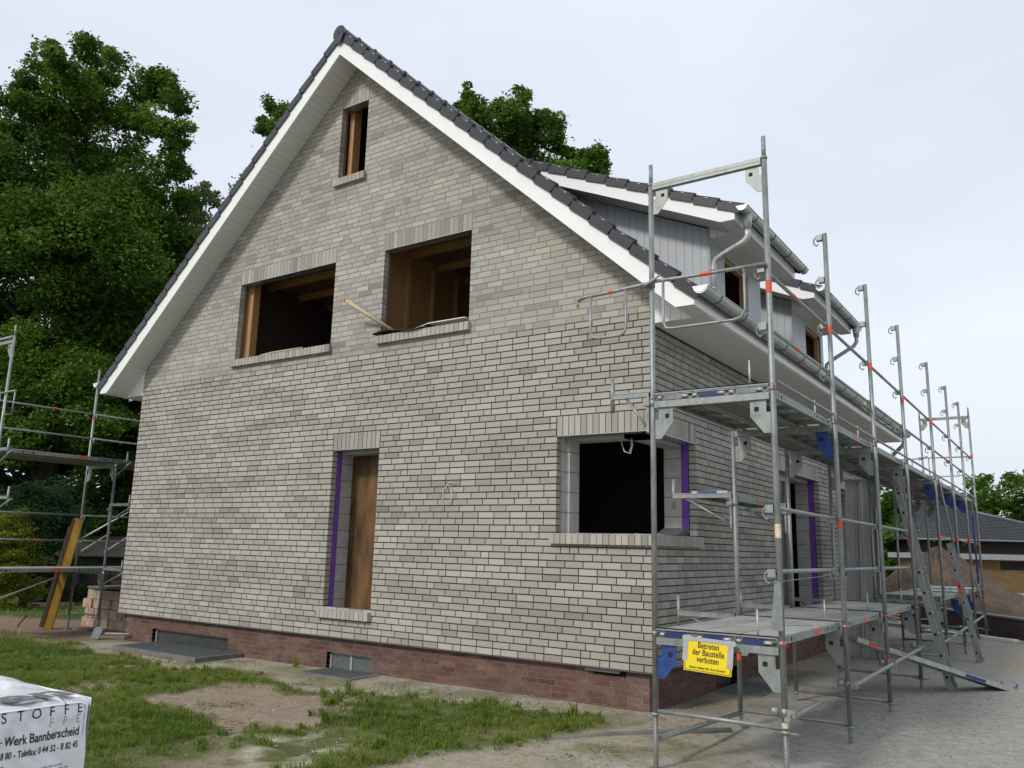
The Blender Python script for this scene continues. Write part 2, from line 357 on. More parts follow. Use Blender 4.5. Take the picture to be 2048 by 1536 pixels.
# ------------------------------------------------------------------ helpers for walls
CO = .0839
def clip(poly, a, b, c):      # keep a*u+b*z <= c
    res = []
    for i in range(len(poly)):
        p, q = poly[i], poly[(i+1) % len(poly)]
        dp, dq = a*p[0]+b*p[1]-c, a*q[0]+b*q[1]-c
        if dp <= 0: res.append(p)
        if (dp < 0) != (dq < 0) and abs(dp-dq) > 1e-9:
            t = dp/(dp-dq); res.append((p[0]+(q[0]-p[0])*t, p[1]+(q[1]-p[1])*t))
    return res
def clips(poly, planes):
    for pl in planes:
        poly = clip(poly, *pl)
        if len(poly) < 3: return None
    A = sum(poly[i][0]*poly[(i+1) % len(poly)][1]-poly[(i+1) % len(poly)][0]*poly[i][1] for i in range(len(poly)))/2
    return poly if abs(A) > 2e-4 else None
def slab(mb, P, Pd, u0, u1, z0, z1, holes, planes, d0, d1, mi=0, grow=0):
    us = sorted({u0, u1} | {h[0]-grow for h in holes} | {h[1]+grow for h in holes}); zs = sorted({z0, z1} | {h[2]-grow for h in holes} | {h[3]+grow for h in holes})
    us = [u for u in us if u0 <= u <= u1]; zs = [z for z in zs if z0 <= z <= z1]
    for i in range(len(us)-1):
        for j in range(len(zs)-1):
            a, b, c, d = us[i], us[i+1], zs[j], zs[j+1]; mu, mz = (a+b)/2, (c+d)/2
            if any(h[0]-grow < mu < h[1]+grow and h[2]-grow < mz < h[3]+grow for h in holes): continue
            poly = clips([(a, c), (b, c), (b, d), (a, d)], planes)
            if poly: mb.prism([P(u, z, d0) for u, z in poly], Pd(d1-d0), mi)
rng = random.Random(4)
nr = np.random.RandomState(5)
# smooth tone noise along the rows
_tn = nr.rand(400, 220)
def tone_at(u, r):
    x = u*1.15+r*.13+100; y = r*.45
    i, j = int(x), int(y); fx, fy = x-i, y-j
    g = lambda a, b: _tn[a % 400, b % 220]
    s = (g(i, j)*(1-fx)+g(i+1, j)*fx)*(1-fy)+(g(i, j+1)*(1-fx)+g(i+1, j+1)*fx)*fy
    t = .57+.55*(s-.5)+rng.gauss(0, .115)
    if rng.random() < .06: t += .2
    if rng.random() < .08: t -= .2
    return min(1, max(0, t))
def bricks(mb, P, Pd, urange, r0, r1, blocks, planes, depth=.10, tonef=tone_at, hh=CO, z00=0, L=.2365, J=.0135, half=.10):
    """blocks: list of (u0,u1,z0,z1) where no running bond goes"""
    for r in range(r0, r1):
        z0 = z00+r*hh+(.0076 if hh > .07 else .005); z1 = z00+(r+1)*hh-(.0076 if hh > .07 else .005); zm = (z0+z1)/2
        a, b = urange(r); segs = [(a, b)]
        for h in blocks:
            if h[2] < zm < h[3]:
                ns = []
                for s0, s1 in segs:
                    if h[1] <= s0 or h[0] >= s1: ns.append((s0, s1)); continue
                    if h[0]-.0115 > s0: ns.append((s0, h[0]-(0 if h[4] else .0115)))
                    if h[1]+.0115 < s1: ns.append((h[1]+(0 if h[4] else .0115), s1))
                segs = ns
        for s0, s1 in segs:
            u = s0; first = True
            while u < s1-.02:
                ln = L
                if first: ln = (L, .1115, .174, .049)[(r+int(s0*7)) % 4]; first = False
                elif rng.random() < half: ln = .1115
                e = u+ln
                if s1-e < .06: e = s1
                e = min(e, s1)
                poly = clips([(u, z0), (e, z0), (e, z1), (u, z1)], planes)
                jit = rng.uniform(-.0012, .0012)
                if poly: mb.prism([P(q, z, jit) for q, z in poly], Pd(depth), 0, tonef(u, r))
                u = e+J
# ------------------------------------------------------------------ the house
WX0 = -10.4; XC = -5.2; SL = .892; ZS = 9.03; OH = .43; XE = .724; ZE = 3.98; HL = 12.0
house = empty('house', (-5.2, 6.0, -.45))
tag(house, 'unfinished two-storey house with grey brick gable, white verge boards and dark tiled roof', 'house')
gP = lambda u, z, d: (u, d, z); gD = lambda d: (0, d, 0)
sP = lambda u, z, d: (-d, u, z); sD = lambda d: (-d, 0, 0)
gpl = [(SL, 1, ZS+SL*XC+.024), (-SL, 1, ZS-SL*XC+.024)]
OPG = {'slot': (-5.2, -4.25, 5*CO, 2.685), 'corner': (-1.268, .2, 18*CO, 2.685), 'ul': (-7.754, -5.413, 52*CO, 68*CO), 'ur': (-4.364, -2.71, 52*CO, 68*CO), 'att': (-5.509, -4.91, 85*CO, 100*CO)}
OPS = {'corner': (-.2, 1.364, 18*CO, 2.685), 'door': (4.65, 7.45, 0, 2.685), 'win': (9.15, 11.0, 11*CO, 2.685)}
gable = MB(); side = MB()
blk = []
for k, h in OPG.items():
    blk.append((h[0], h[1], h[2], h[3], True)); blk.append((h[0], min(h[1], 0.0 if k != 'corner' else .2), h[3], h[3]+3*CO, False))
bs = []
for k, h in OPS.items():
    bs.append((h[0], h[1], h[2], h[3], True)); bs.append((h[0], h[1], h[3], h[3]+3*CO, False))
bricks(gable, gP, gD, lambda r: (WX0, 0.0 if r % 2 or r > 46 else -.1135), 0, 108, blk, gpl)
bricks(side, sP, sD, lambda r: (.1135 if r % 2 else 0.0, HL), 0, 47, bs, [])
def soldiers(mb, P, Pd, u0, u1, z0, hgt=3*CO, tf=None):
    n = max(2, round((u1-u0)/.0835)); w = (u1-u0)/n; base = rng.random()
    for i in range(n):
        if i % 4 == 0: base = .45+.35*rng.random()-.1
        t = min(1, max(0, base+rng.gauss(0, .15)))
        a, b = u0+i*w+.005, u0+(i+1)*w-.005
        mb.prism([P(a, z0+.004, 0), P(b, z0+.004, 0), P(b, z0+hgt-.0062, 0), P(a, z0+hgt-.0062, 0)], Pd(.10), 0, t)
for k, h in OPG.items(): soldiers(gable, gP, gD, h[0], min(h[1], 0), h[3])
for k, h in OPS.items(): soldiers(side, sP, sD, max(h[0], .1115 if h[0] < 0 else h[0]), h[1], h[3])
TR = 49*CO
og = list(OPG.values()); osd = list(OPS.values())
_corner_g = (-1.268, -.0, 18*CO, 2.685); _corner_s = (0.0, 1.364, 18*CO, 2.685)
ogc = [h if h[1] < 0 else (-1.268, .1, 18*CO, 2.685) for h in og]; osc = [h if h[0] > 0 else (-.1, 1.364, 18*CO, 2.685) for h in osd]
gm = MB(); gpl2 = gpl
slab(gm, gP, gD, WX0+.012, -.014, .006, TR, ogc, gpl2, .016, .1, 0, .006)
slab(gm, gP, gD, WX0+.003, -.014, TR, 9.02, ogc, gpl2, .0035, .1, 1, .003)
sm_ = MB()
slab(sm_, sP, sD, .0145, HL-.01, .006, 47.9*CO, osc, [], .016, .1, 0, .006)
wall_g = gable.build('brick_gable_wall', 'grey_brick', house, True)
gm.build('mortar', ['mortar_dark', 'mortar_grey'], wall_g)
wall_s = side.build('brick_side_wall', 'grey_brick', house, True)
sm_.build('mortar', ['mortar_dark'], wall_s)
# steel angle under lintels
for nm, h, P in (('g', OPG['slot'], gP), ('g', (-1.268, -.004, 0, 2.685), gP), ('g', OPG['ul'], gP), ('g', OPG['ur'], gP), ('g', OPG['att'], gP), ('s', (.004, 1.364, 0, 2.685), sP), ('s', OPS['door'], sP), ('s', OPS['win'], sP)):
    a = MB(); z = h[3]
    a.prism([P(h[0], z-.004, -.002), P(h[1], z-.004, -.002), P(h[1], z+.003, -.002), P(h[0], z+.003, -.002)], (gD if nm == 'g' else sD)(.16))
    a.build('lintel_angle', 'zinc', wall_g if nm == 'g' else wall_s)
# inner leaf: foam + blocks (ground floor), timber skin (upper floor)
foam = MB()
slab(foam, gP, gD, WX0+.11, -.11, .0, 2.9, [(h[0], h[1], h[2]-.12, h[3]) for h in ogc]+[(-1.36, .1, 1.3, 2.85)], [], .112, .205, 0, .004)
slab(foam, sP, sD, .112, HL, .0, 2.9, osc, [], .112, .205, 0, .004)
foam.build('insulation', 'purple_foam', house)
bl = MB()
gi = [(-5.2+.0, -4.25, .3, 2.62), (-1.22, .0, 1.46, 2.66)]
slab(bl, gP, gD, WX0+.22, -.21, -.1, 2.9, [(-5.215, -4.25, .3, 2.64), (-1.2, .1, 1.45, 2.64)], [], .21, .45)
slab(bl, sP, sD, .21, HL-.2, -.1, 2.9, [(-.1, 1.374, 1.45, 2.64), (4.65, 7.46, -.1, 2.64), (9.15, 11.01, .85, 2.64)], [], .21, .45)
bl.build('block_inner_wall', 'aerated_block', house)
bl2 = MB(); bl2.box(-1.36, -1.255, .112, .209, 1.31, 2.84); bl2.build('block_inner_wall', 'aerated_block', house)
up = MB()
upl = [(SL, 1, ZS+SL*XC-.05), (-SL, 1, ZS-SL*XC-.05)]
slab(up, gP, gD, WX0+.05, -.05, 2.95, 9.0, [(h[0]-.02, h[1]+.02, h[2]-.02, h[3]+.03) for h in (OPG['ul'], OPG['ur'], OPG['att'])], upl, .115, .17)
up.build('timber_inner_skin', 'attic_boards', house)
# floors, rear and left walls, partitions
sh = MB()
sh.box(WX0+.1, -.11, .11, HL-.05, -.12, -.02, 0); sh.box(WX0+.02, -.115, .46, HL-.05, 2.90, 2.96, 0)
sh.box(WX0, WX0+.1, .12, HL, -.1, 4.2, 1); sh.box(WX0+.1, -.11, HL-.05, HL, -.1, 3.9, 1)
sh.prism([(WX0+.1, HL-.05, 3.9), (-.1, HL-.05, 3.9), (-.1, HL-.05, 4.3), (XC, HL-.05, 8.9), (WX0+.1, HL-.05, 4.3)], (0, .05, 0), 1)
sh.box(WX0+.1, -.46, 2.9, 3.0, -.02, 2.9, 0); sh.box(-3.2, -3.1, .46, 2.9, -.02, 2.9, 0); sh.box(-2.6, -2.5, 3.0, HL-.1, -.02, 2.9, 0)
sh.box(-.16, -.11, .12, HL, 2.9, 3.95, 0)
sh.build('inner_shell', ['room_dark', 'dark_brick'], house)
pb = MB(); pb.box(-5.3, -4.0, .456, .476, .0, 2.9); pb.box(-4.42, -4.22, .435, .455, .35, 2.0, 0)
pb.build('shutter_board', 'film_board', house)
at = MB()
at.box(XC-3.1, XC+3.1, .18, 11.9, 5.98, 6.01, 0)                 # ceiling boards above the upper floor
for y in np.arange(.8, 8, .75): at.box(XC-3.2, XC+3.2, y, y+.06, 5.86, 5.98, 1)
at.box(-4.62, -4.60, .3, 5.0, 2.96, 5.98, 2)                    # partition in the right room
at.box(-8.05, -8.03, .3, 6.0, 2.96, 5.9, 3); at.box(-2.3, -2.28, .3, 6.0, 2.96, 5.9, 0)
at.box(-8.0, -2.3, 5.0, 5.03, 2.96, 5.98, 3)  # darker wood on left partition and back wall stands in for room shade
at.box(-6.4, -3.8, 1.4, 1.43, 6.01, 8.0, 0)
at.build('attic_lining', ['attic_boards', 'timber', 'osb', 'brown_wood'], house)
for x0, x1, y0, y1, z0, z1 in ((-4.595, -4.53, .18, .26, 2.96, 5.86), (-4.6, -4.53, .75, .81, 2.96, 5.86), (-4.6, -4.53, 1.38, 1.44, 2.96, 5.86), (-4.6, -4.53, 2.0, 2.06, 2.96, 5.86),
                               (-7.78, -7.62, .18, .32, 2.96, 5.86), (-5.50, -5.40, .18, .34, 6.02, 8.6), (-5.32, -5.2, .5, .6, 6.02, 8.6)):
    p = MB(); p.box(x0, x1, y0, y1, z0, z1); p.build('timber_post', 'timber', house)
# rowlock sills
def sill(nm, a, b, z, P, Pd, wrap=False):
    mb = MB(); n = max(3, round((b-a)/.083)); wd = (b-a)/n
    for i in range(n):
        t = min(1, max(0, .62+rng.gauss(0, .16))); u0, u1 = a+i*wd+.0045, a+(i+1)*wd-.0045
        mb.prism([P(u0, z-.135, -.065), P(u0, z-.018, -.065), P(u0, z, .215), P(u0, z-.135, .215)], (u1-u0, 0, 0) if P is gP else (0, u1-u0, 0), 0, t)
    q = MB(); q.prism([P(a+.006, z-.128, -.055), P(a+.006, z-.026, -.055), P(a+.006, z-.008, .212), P(a+.006, z-.128, .212)], (b-a-.012, 0, 0) if P is gP else (0, b-a-.012, 0), 0)
    o = mb.build('brick_sill', 'grey_brick', wall_g if P is gP else wall_s, True)
    q2 = q.build('mortar_bed', 'mortar_grey', wall_g if P is gP else wall_s)
sill('slot', -5.27, -4.24, .40, gP, gD); sill('c', -1.33, .066, 18*CO, gP, gD); sill('cs', -.0, 1.42, 18*CO, sP, sD)
sill('ul', -7.80, -5.37, 52*CO, gP, gD); sill('ur', -4.41, -2.67, 52*CO, gP, gD); sill('att', -5.56, -4.86, 85*CO, gP, gD)
# plinth
pl = MB(); PW = .075
ptone = lambda u, r: min(1, max(0, .5+rng.gauss(0, .25)))
bg_ = [(-9.42, -7.36, -.55, -.20, True), (-5.13, -4.28, -.48, -.215, True), (-.78, -.36, -.10, -.015, True)]
pP = lambda u, z, d: (u, PW+d, z); pS = lambda u, z, d: (-PW-d, u, z)
bricks(pl, pP, gD, lambda r: (WX0+.16, -PW if r % 2 else -PW-.11), 0, 9, bg_, [], .09, ptone, .0655, -.60)
bricks(pl, pS, sD, lambda r: (PW+.11 if r % 2 else PW, HL), 0, 9, [(2.1, 2.9, -.5, -.2, True)], [], .09, ptone, .0655, -.60)
pm = MB()
slab(pm, pP, gD, WX0+.165, -PW-.006, -.62, .0, [b[:4] for b in bg_], [], .005, .09); slab(pm, pS, sD, PW+.006, HL, -.62, .0, [(2.1, 2.9, -.5, -.2)], [], .005, .09)
pm.box(WX0+.166, -.17, .17, .30, -.62, -.005); pm.box(-.31, -.17, .3, HL, -.62, -.005)
plo = pl.build('plinth', 'red_brick', house, True); pm.build('mortar', 'plinth_mortar', plo)
dp = MB(); dp.box(WX0+.05, .001, -.001, .3, -.009, .002); dp.box(-.3, .001, .3, HL, -.009, .002); dp.build('damp_course', 'cable_dark', house)
# basement windows
for x0, x1, z0, z1, sp in ((-9.42, -7.36, -.55, -.20, 0), (-5.13, -4.28, -.48, -.215, 1)):
    fr = MB(); y = PW+.075
    for a in ((x0, x1, z1-.03, z1), (x0, x1, z0, z0+.03), (x0, x0+.04, z0, z1), (x1-.04, x1, z0, z1)): fr.box(a[0], a[1], y-.01, y+.03, a[2], a[3])
    if sp: fr.box(-4.72, -4.68, y-.012, y+.03, z0, z1)
    f = fr.build('basement_window', 'pvc_grey', house)
    g = MB(); g.box(x0+.03, x1-.03, y+.005, y+.012, z0+.02, z1-.02); g.build('pane', 'window_dull', f)
    if sp:
        lo = MB()
        for z in np.arange(z0+.03, z1-.03, .016): lo.box(x0+.05, x1-.05, y, y+.004, z, z+.009)
        lo.build('louvre', 'grate_steel', f)
bw = MB(); bw.box(-.17, -.165, 2.1, 2.9, -.5, -.2); bw.build('basement_window', 'window_dull', house)
vn = MB(); vn.box(-.86, -.42, .02, .07, -.045, -.012); vn.box(-.76, -.38, .10, .16, -.10, -.04, 1); vn.build('vent_duct', ['cable_dark', 'dark_slot'], house)

# ---- roof
def zfl(x): return ZS+.03-SL*abs(x-XC)           # verge board underside
def ztop(x): return 9.34-SL*abs(x-XC)
roof = empty('roof', (-5.2, 6, 9)); roof.parent = house; roof.location = Vector((-5.2, 6, 9))-world_loc(house)
YR0, YR1 = -OH, HL+.35
for sgn in (1, -1):
    X = lambda dx: XC+sgn*dx
    vb = MB()
    xe = XE-XC; xl = 5.704
    # split in lengths with a fine joint
    cuts = [0, 1.0, xl-.25]
    for a, b in ((0.0015, 1.02), (1.022, 3.4), (3.402, xl-.3)):
        vb.prism([(X(a), YR0, zfl(X(a))), (X(b), YR0, zfl(X(b))), (X(b), YR0, ztop(X(b))), (X(a), YR0, ztop(X(a)))], (0, .025, 0))
    b = xl-.298
    vb.prism([(X(b), YR0, zfl(X(b))), (X(xl), YR0, ZE), (X(xe), YR0, ZE), (X(xe), YR0, 4.15), (X(xe-.12), YR0, 4.18), (X(b), YR0, ztop(X(b)))], (0, .025, 0))
    vb.build('verge_board', 'white_fascia', roof)
    sf = MB(); ang = math.atan(SL)
    # sloped soffit under the gable overhang, local x along slope so the boards run across
    Ls = 5.704/math.cos(ang)
    me = MB(); me.box(0, Ls, 0, OH-.027, 0, .012)
    so_ = me.build('verge_soffit', 'soffit_gable', roof)
    # place: origin at apex
    so_.matrix_parent_inverse = Matrix.Identity(4)
    if sgn > 0: so_.rotation_euler = (0, ang, 0); so_.location = Vector((XC, -OH+.026, ZS+.03))-world_loc(roof)
    else: so_.rotation_euler = (0, math.pi-ang, 0); so_.location = Vector((XC, -OH+.026, ZS+.045))-world_loc(roof)
    # eave box: end panel, soffit, fascia
    ep = MB()
    xw = 5.2
    ep.prism([(X(xw+.001), -.006, ZE-.02), (X(5.72), -.006, ZE-.02), (X(5.72), -.006, ZE+.012), (X(5.69), -.006, ZE+.03), (X(xw+.001), -.006, zfl(X(xw)))], (0, .012, 0))
    ep.build('eave_end_panel', 'white_siding', roof)
    es = MB(); es.box(X(xw+.002), X(xe-.025), .006, YR1-.02, ZE-.012, ZE); es.box(X(5.70), X(xe-.02), YR0+.03, .006, ZE+.0, ZE+.012)
    es.build('eave_soffit', 'soffit_boards', roof)
    ef = MB(); ef.box(X(xe-.025), X(xe), YR0+.026, YR1, ZE-.002, 4.12); ef.build('eave_fascia', 'white_fascia', roof)
    # tiles
    NC = 22; th = ang; cs, sn = math.cos(th), math.sin(th); slen = (5.2+.745)/cs; pt = slen/NC
    yy = np.arange(YR0-.02, YR1+.02, .05); tl = MB()
    def S(s_, y, h):     # s along slope, h normal height above fascia top line
        return (XC+sgn*(s_*cs+h*sn), y, 9.34-s_*sn+h*cs)
    for c_ in range(NC):
        s0, s1 = c_*pt-.03, (c_+1)*pt
        k = len(tl.v)
        for row, (s_, hh) in enumerate(((s0, .062), (s1-.012, .098), (s1, .088), (s1, .055))):
            for y in yy:
                wv = .020*max(0, math.cos(2*math.pi*(y-YR0+.0)/.30))**1.5 if math.cos(2*math.pi*(y-YR0)/.30) > 0 else -.004
                tl.v.append(S(s_, y, hh+(0 if c_ == NC-1 and row > 0 else wv)))
        n = len(yy)
        for row in range(3):
            for i in range(n-1):
                f = (k+row*n+i, k+row*n+i+1, k+(row+1)*n+i+1, k+(row+1)*n+i)
                tl.f.append(f if sgn > 0 else f[::-1]); tl.m.append(0); tl.t.append(.5); tl.sm.append(row < 1)
    under = [S(0, YR0+.03, .03), S(slen, YR0+.03, .03), S(slen, YR1, .03), S(0, YR1, .03)]
    tl.face(under); tl.build('tile_field', 'roof_tile', roof)
    for c_ in range(NC):
        s0, s1 = c_*pt, (c_+1)*pt; vt = MB(); y0 = YR0-.028
        # side flap, then the rolled upper edge
        vt.prism([S(s0+.040, y0, -.028), S(s1+.002, y0, -.008), S(s1+.010, y0, .118), S(s0+.016, y0, .085)], (0, .014, 0))
        a = S(s0-.03, y0+.03, .082); b_ = S(s1+.022, y0+.03, .122)
        vt.tube(a, b_, .024, 10); vt.prism([S(s0, YR0-.012, -.005), S(s1, YR0-.012, -.005), S(s1, YR0-.012, .075), S(s0, YR0-.012, .075)], (0, .010, 0), 1)  # black backing strip paints the shade in the gaps between flaps
        o = vt.build('verge_tile', ['roof_tile', 'dark_slot'], roof)
# ridge
for i, y in enumerate(np.arange(YR0-.04, YR1, .38)):
    rd = MB(); pts = []
    for y_, r_ in ((y, .118), (y+.40, .104)):
        pts.append([(XC+r_*math.sin(t)*1.05, y_, 9.405+r_*math.cos(t)*1.15) for t in np.linspace(-1.95, 1.95, 13)])
    k = len(rd.v); rd.v += pts[0]+pts[1]
    for j in range(12): rd.f.append((k+j, k+j+1, k+13+j+1, k+13+j)); rd.m.append(0); rd.t.append(.5); rd.sm.append(True)
    rd.path(pts[0], .012, 6)
    rd.build('ridge_tile', 'roof_tile', roof)
rc = MB(); y = YR0-.055
rc.prism([(XC+.115*math.sin(t), y, 9.415+.13*math.cos(t)) for t in np.linspace(-1.9, 1.9, 11)]+[(XC+.06, y, 9.25), (XC, y, 9.215), (XC-.06, y, 9.25)], (0, .02, 0))
rc.tube((XC, y-.012, 9.42), (XC, y, 9.42), .016, 8); rc.build('ridge_end_cap', 'roof_tile', roof)

def gutter(x, z, y0, y1, parent, r=.078, caps=(True, True), strap=.85):
    g = MB(); n = 12
    ts = [math.pi+math.pi*i/n for i in range(n+1)]
    A = [(x+r*math.cos(t), z+r*math.sin(t)) for t in ts]; B = [(x+(r-.004)*math.cos(t), z+(r-.004)*math.sin(t)) for t in ts]
    for i in range(n):
        g.face([(A[i][0], y0, A[i][1]), (A[i+1][0], y0, A[i+1][1]), (A[i+1][0], y1, A[i+1][1]), (A[i][0], y1, A[i][1])], smooth=True)
        g.face([(B[i][0], y1, B[i][1]), (B[i+1][0], y1, B[i+1][1]), (B[i+1][0], y0, B[i+1][1]), (B[i][0], y0, B[i][1])], smooth=True)
    g.tube((x+r, y0, z+.004), (x+r, y1, z+.004), .010, 8)
    g.tube((x-r, y0, z+.006), (x-r, y1, z+.006), .005, 6)
    go = g.build('gutter', 'zinc', parent)
    for e, y in ((0, y0), (1, y1)):
        if not caps[e]: continue
        c = MB(); d = -.012 if e == 0 else .012
        c.prism([(a, y, b) for a, b in A], (0, d, 0)); c.path([(x+.06*math.cos(t), y+d*1.2, z-.005+.06*math.sin(t)) for t in ts], .004, 5)
        c.box(x-r-.004, x+r+.006, y+d*1.3, y, z-.012, z+.004)
        c.build('end_cap', 'zinc_bright', go)
    y = y0+.45
    while y < y1-.1:
        s = MB(); s.path([(x+(r+.004)*math.cos(t), y, z+(r+.004)*math.sin(t)) for t in np.linspace(math.pi*.95, math.pi*2.05, 12)], .006, 5); y += strap; s.build('gutter_bracket', 'cable_dark', go)
    return go
gutter(.812, 4.165, -.46, HL+.55, roof, .082)
gutter(-10.4-.84, 4.185, -.46, HL+.55, roof)
# far downpipe bend seen under the eave end
fd = MB(); fd.path([(.84, 11.9, 4.1), (.84, 11.9, 3.95), (.80, 11.93, 3.84), (.55, 12.0, 3.62), (.40, 12.02, 3.55), (.12, 12.05, 3.3)], .045, 10); fd.build('downpipe', 'zinc', roof)

# ---- dormers
def dormer(ya, yb, wy0, wy1, pipe_near, group='shed dormers on the roof slope'):
    d = empty('dormer', (0, (ya+yb)/2, 5)); d.parent = house; d.location = Vector((0, (ya+yb)/2, 5))-world_loc(house)
    y0 = ya-.47; y1 = yb+.14; zb = lambda x: 5.71+.445*(.34-x); zt = lambda x: 5.83+.445*(.52-x)
    # cheeks
    for y, dy in ((ya, .03), (yb, -.03)):
        ch = MB(); ch.prism([(0, y, 4.9), (0, y, 5.84), (-2.2, y, 6.84), (-2.75, y, 7.3), (-2.3, y, 6.6)], (0, dy, 0)); ch.build('cheek_cladding', 'grey_siding', d)
    fw = MB(); ztf = 5.80
    slab(fw, lambda u, z, q: (-q, u, z), lambda q: (-q, 0, 0), ya+.002, yb-.002, 4.75, ztf, [(wy0, wy1, 4.78, 5.62)], [], -.012, .03)
    fo = fw.build('front_cladding', 'grey_siding_front', d)
    tr = MB(); tr.box(-.02, .02, ya-.014, ya+.05, 4.85, 5.84); tr.build('corner_trim', 'pvc_grey', d)
    wf = MB(); wf.box(-.10, -.03, wy1-.08, wy1, 4.8, 5.62); wf.box(-.10, -.03, wy0, wy0+.05, 4.8, 5.62); wf.box(-.45, -.40, wy0+.45, wy1+.1, 4.8, 5.62); wf.box(-.10, -.03, wy0, wy1, 5.57, 5.62)
    wf.build('window_opening_timber', 'timber', d)
    ins = MB(); ins.box(-1.1, -1.05, ya+.05, yb-.05, 4.6, 6.0); ins.box(-1.1, -.04, ya+.04, ya+.06, 4.9, 5.7); ins.box(-1.1, -.04, yb-.06, yb-.04, 4.9, 5.7); ins.box(-1.1, -.04, ya+.04, yb-.04, 5.7, 5.72)
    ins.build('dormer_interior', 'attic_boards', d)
    for e, y in ((0, y0), (1, y1-.022)):
        v = MB(); v.prism([(.34, y, zb(.34)), (.54, y, zb(.34)), (.54, y, 5.86), (-2.9, y, zt(-2.9)), (-2.9, y, zb(-2.9))], (0, .022, 0)); v.build('verge_board', 'white_fascia', d)
    so1 = MB(); so1.box(.0, .34, ya+.002, yb-.002, 5.70, 5.712); so1.box(.34, .519, y0+.0225, y1-.0225, 5.70, 5.712); so1.build('eave_soffit', 'soffit_boards', d)
    for yy_ in (ya-.008, yb-.004): cp = MB(); cp.prism([(.002, yy_, 5.701), (.345, yy_, 5.701), (.345, yy_, 5.72), (.002, yy_, zb(0)+.01)], (0, .012, 0)); cp.build('eave_end_panel', 'white_siding', d)
    so2 = MB(); so2.prism([(.34, y0+.023, zb(.34)), (.34, y0+.023, zb(.34)+.01), (-2.9, y0+.023, zb(-2.9)+.01), (-2.9, y0+.023, zb(-2.9))], (0, ya-y0-.024, 0)); so2.build('verge_soffit', 'soffit_boards_x', d)
    fa = MB(); fa.box(.518, .54, y0+.022, y1-.022, 5.70, 5.86); fa.build('eave_fascia', 'white_fascia', d)
    t = MB(); a2 = math.atan(.445); cs, sn = math.cos(a2), math.sin(a2); L = 3.75/cs; n = 11; pt = L/n
    S = lambda s_, y, h: (.62-s_*cs+h*sn*0+h*sn, y, 5.786+s_*sn+h*cs)
    yy = np.arange(y0-.01, y1+.011, .05)
    for c_ in range(n):
        s0, s1 = c_*pt, (c_+1)*pt+.03; k = len(t.v)
        for s_, hh in ((s0, .05), (s0, .092), (s0+.012, .098), (s1, .062)):
            for y in yy:
                wv = .02*max(0, math.cos(2*math.pi*(y-y0)/.3))**1.5 if math.cos(2*math.pi*(y-y0)/.3) > 0 else 0
                t.v.append(S(s_, y, hh+wv))
        m_ = len(yy)
        for row in range(3):
            for i in range(m_-1): t.f.append((k+row*m_+i, k+row*m_+i+1, k+(row+1)*m_+i+1, k+(row+1)*m_+i)); t.m.append(0); t.t.append(.5); t.sm.append(row == 2)
    t.face([S(0, y0+.02, .04), S(L, y0+.02, .04), S(L, y1-.02, .04), S(0, y1-.02, .04)])
    t.build('tile_field', 'roof_tile', d)
    for e, yv in ((0, y0-.026), (1, y1+.012)):
        for c_ in range(n):
            s0, s1 = c_*pt, (c_+1)*pt; q = MB()
            q.prism([S(s0-.0, yv, -.006), S(s1-.034, yv, -.024), S(s1-.012, yv, .075), S(s0-.004, yv, .115)], (0, .014, 0))
            q.tube(S(s0-.018, yv+(.03 if e == 0 else -.016), .108), S(s1+.02, yv+(.03 if e == 0 else -.016), .080), .028, 9)
            q.build('verge_tile', 'roof_tile', d)
    gutter(.655, 5.865, y0-.03, y1+.12, d, .07, strap=.8)
    dpp = MB(); yp = ya-.30 if pipe_near else yb+.02
    if pipe_near:
        dpp.tube((.655, yp, 5.60), (.655, yp, 5.80), .05, 12, r2=.075)
        dpp.path([(.655, yp, 5.62), (.655, yp, 5.52), (.645, yp, 5.48), (.60, yp+.0, 5.435), (.30, yp+.05, 5.33), (.19, yp+.07, 5.28), (.155, yp+.08, 5.24), (.14, yp+.08, 5.18), (.14, yp+.08, 4.45)], .043, 12)
        for z in (5.12, 4.85): dpp.tube((.14, yp+.08, z), (.14, yp+.08, z+.035), .046, 12)
    else:
        dpp.tube((.655, yp, 5.60), (.655, yp, 5.80), .05, 12, r2=.075)
        dpp.path([(.655, yp, 5.62), (.655, yp, 5.50), (.60, yp, 5.42), (.16, yp-.03, 5.16), (.07, yp-.04, 5.08), (.05, yp-.04, 4.9), (.05, yp-.04, 4.7)], .038, 12)
    dpp.build('downpipe', 'galvanised_light', d)
    return d
dormer(2.0, 4.25, 2.58, 3.62, True)
dormer(6.05, 8.25, 6.95, 8.05, False)

# ------------------------------------------------------------------ small things at the house
cb = MB(); cb.path([(-2.95, -.012, 2.12), (-3.02, -.03, 2.06), (-3.03, -.035, 1.93), (-2.93, -.035, 1.86), (-2.86, -.03, 1.95), (-2.88, -.03, 2.06), (-2.96, -.02, 2.13), (-2.90, -.02, 2.16), (-2.82, -.02, 2.12)], .005, 6)
tag(cb.build('cable_loop', 'cable', None, origin=(-2.9, 0, 2.0)), 'loose loop of white cable sticking out of the grey brick gable between the ground-floor openings', 'cable')
cb = MB(); cb.path([(-.52, .30, 2.68), (-.50, .24, 2.60), (-.44, .20, 2.48), (-.36, .20, 2.45), (-.34, .22, 2.55), (-.38, .28, 2.68)], .006, 6); cb.path([(-.36, .22, 2.68), (-.35, .2, 2.52), (-.37, .19, 2.47)], .005, 6)
tag(cb.build('hanging_cable', 'cable', None, origin=(-.4, .25, 2.6)), 'thin grey cable hanging in a loop from the top of the dark corner window', 'cable')
st = MB(); st.tube((-4.12, .06, 4.40), (-4.76, -.36, 4.87), .030, 10)
stk = empty('wooden_stake', (-4.12, .06, 4.40)); tag(stk, 'round wooden stake with red tip poking out over the sill of the right upper window', 'stake')
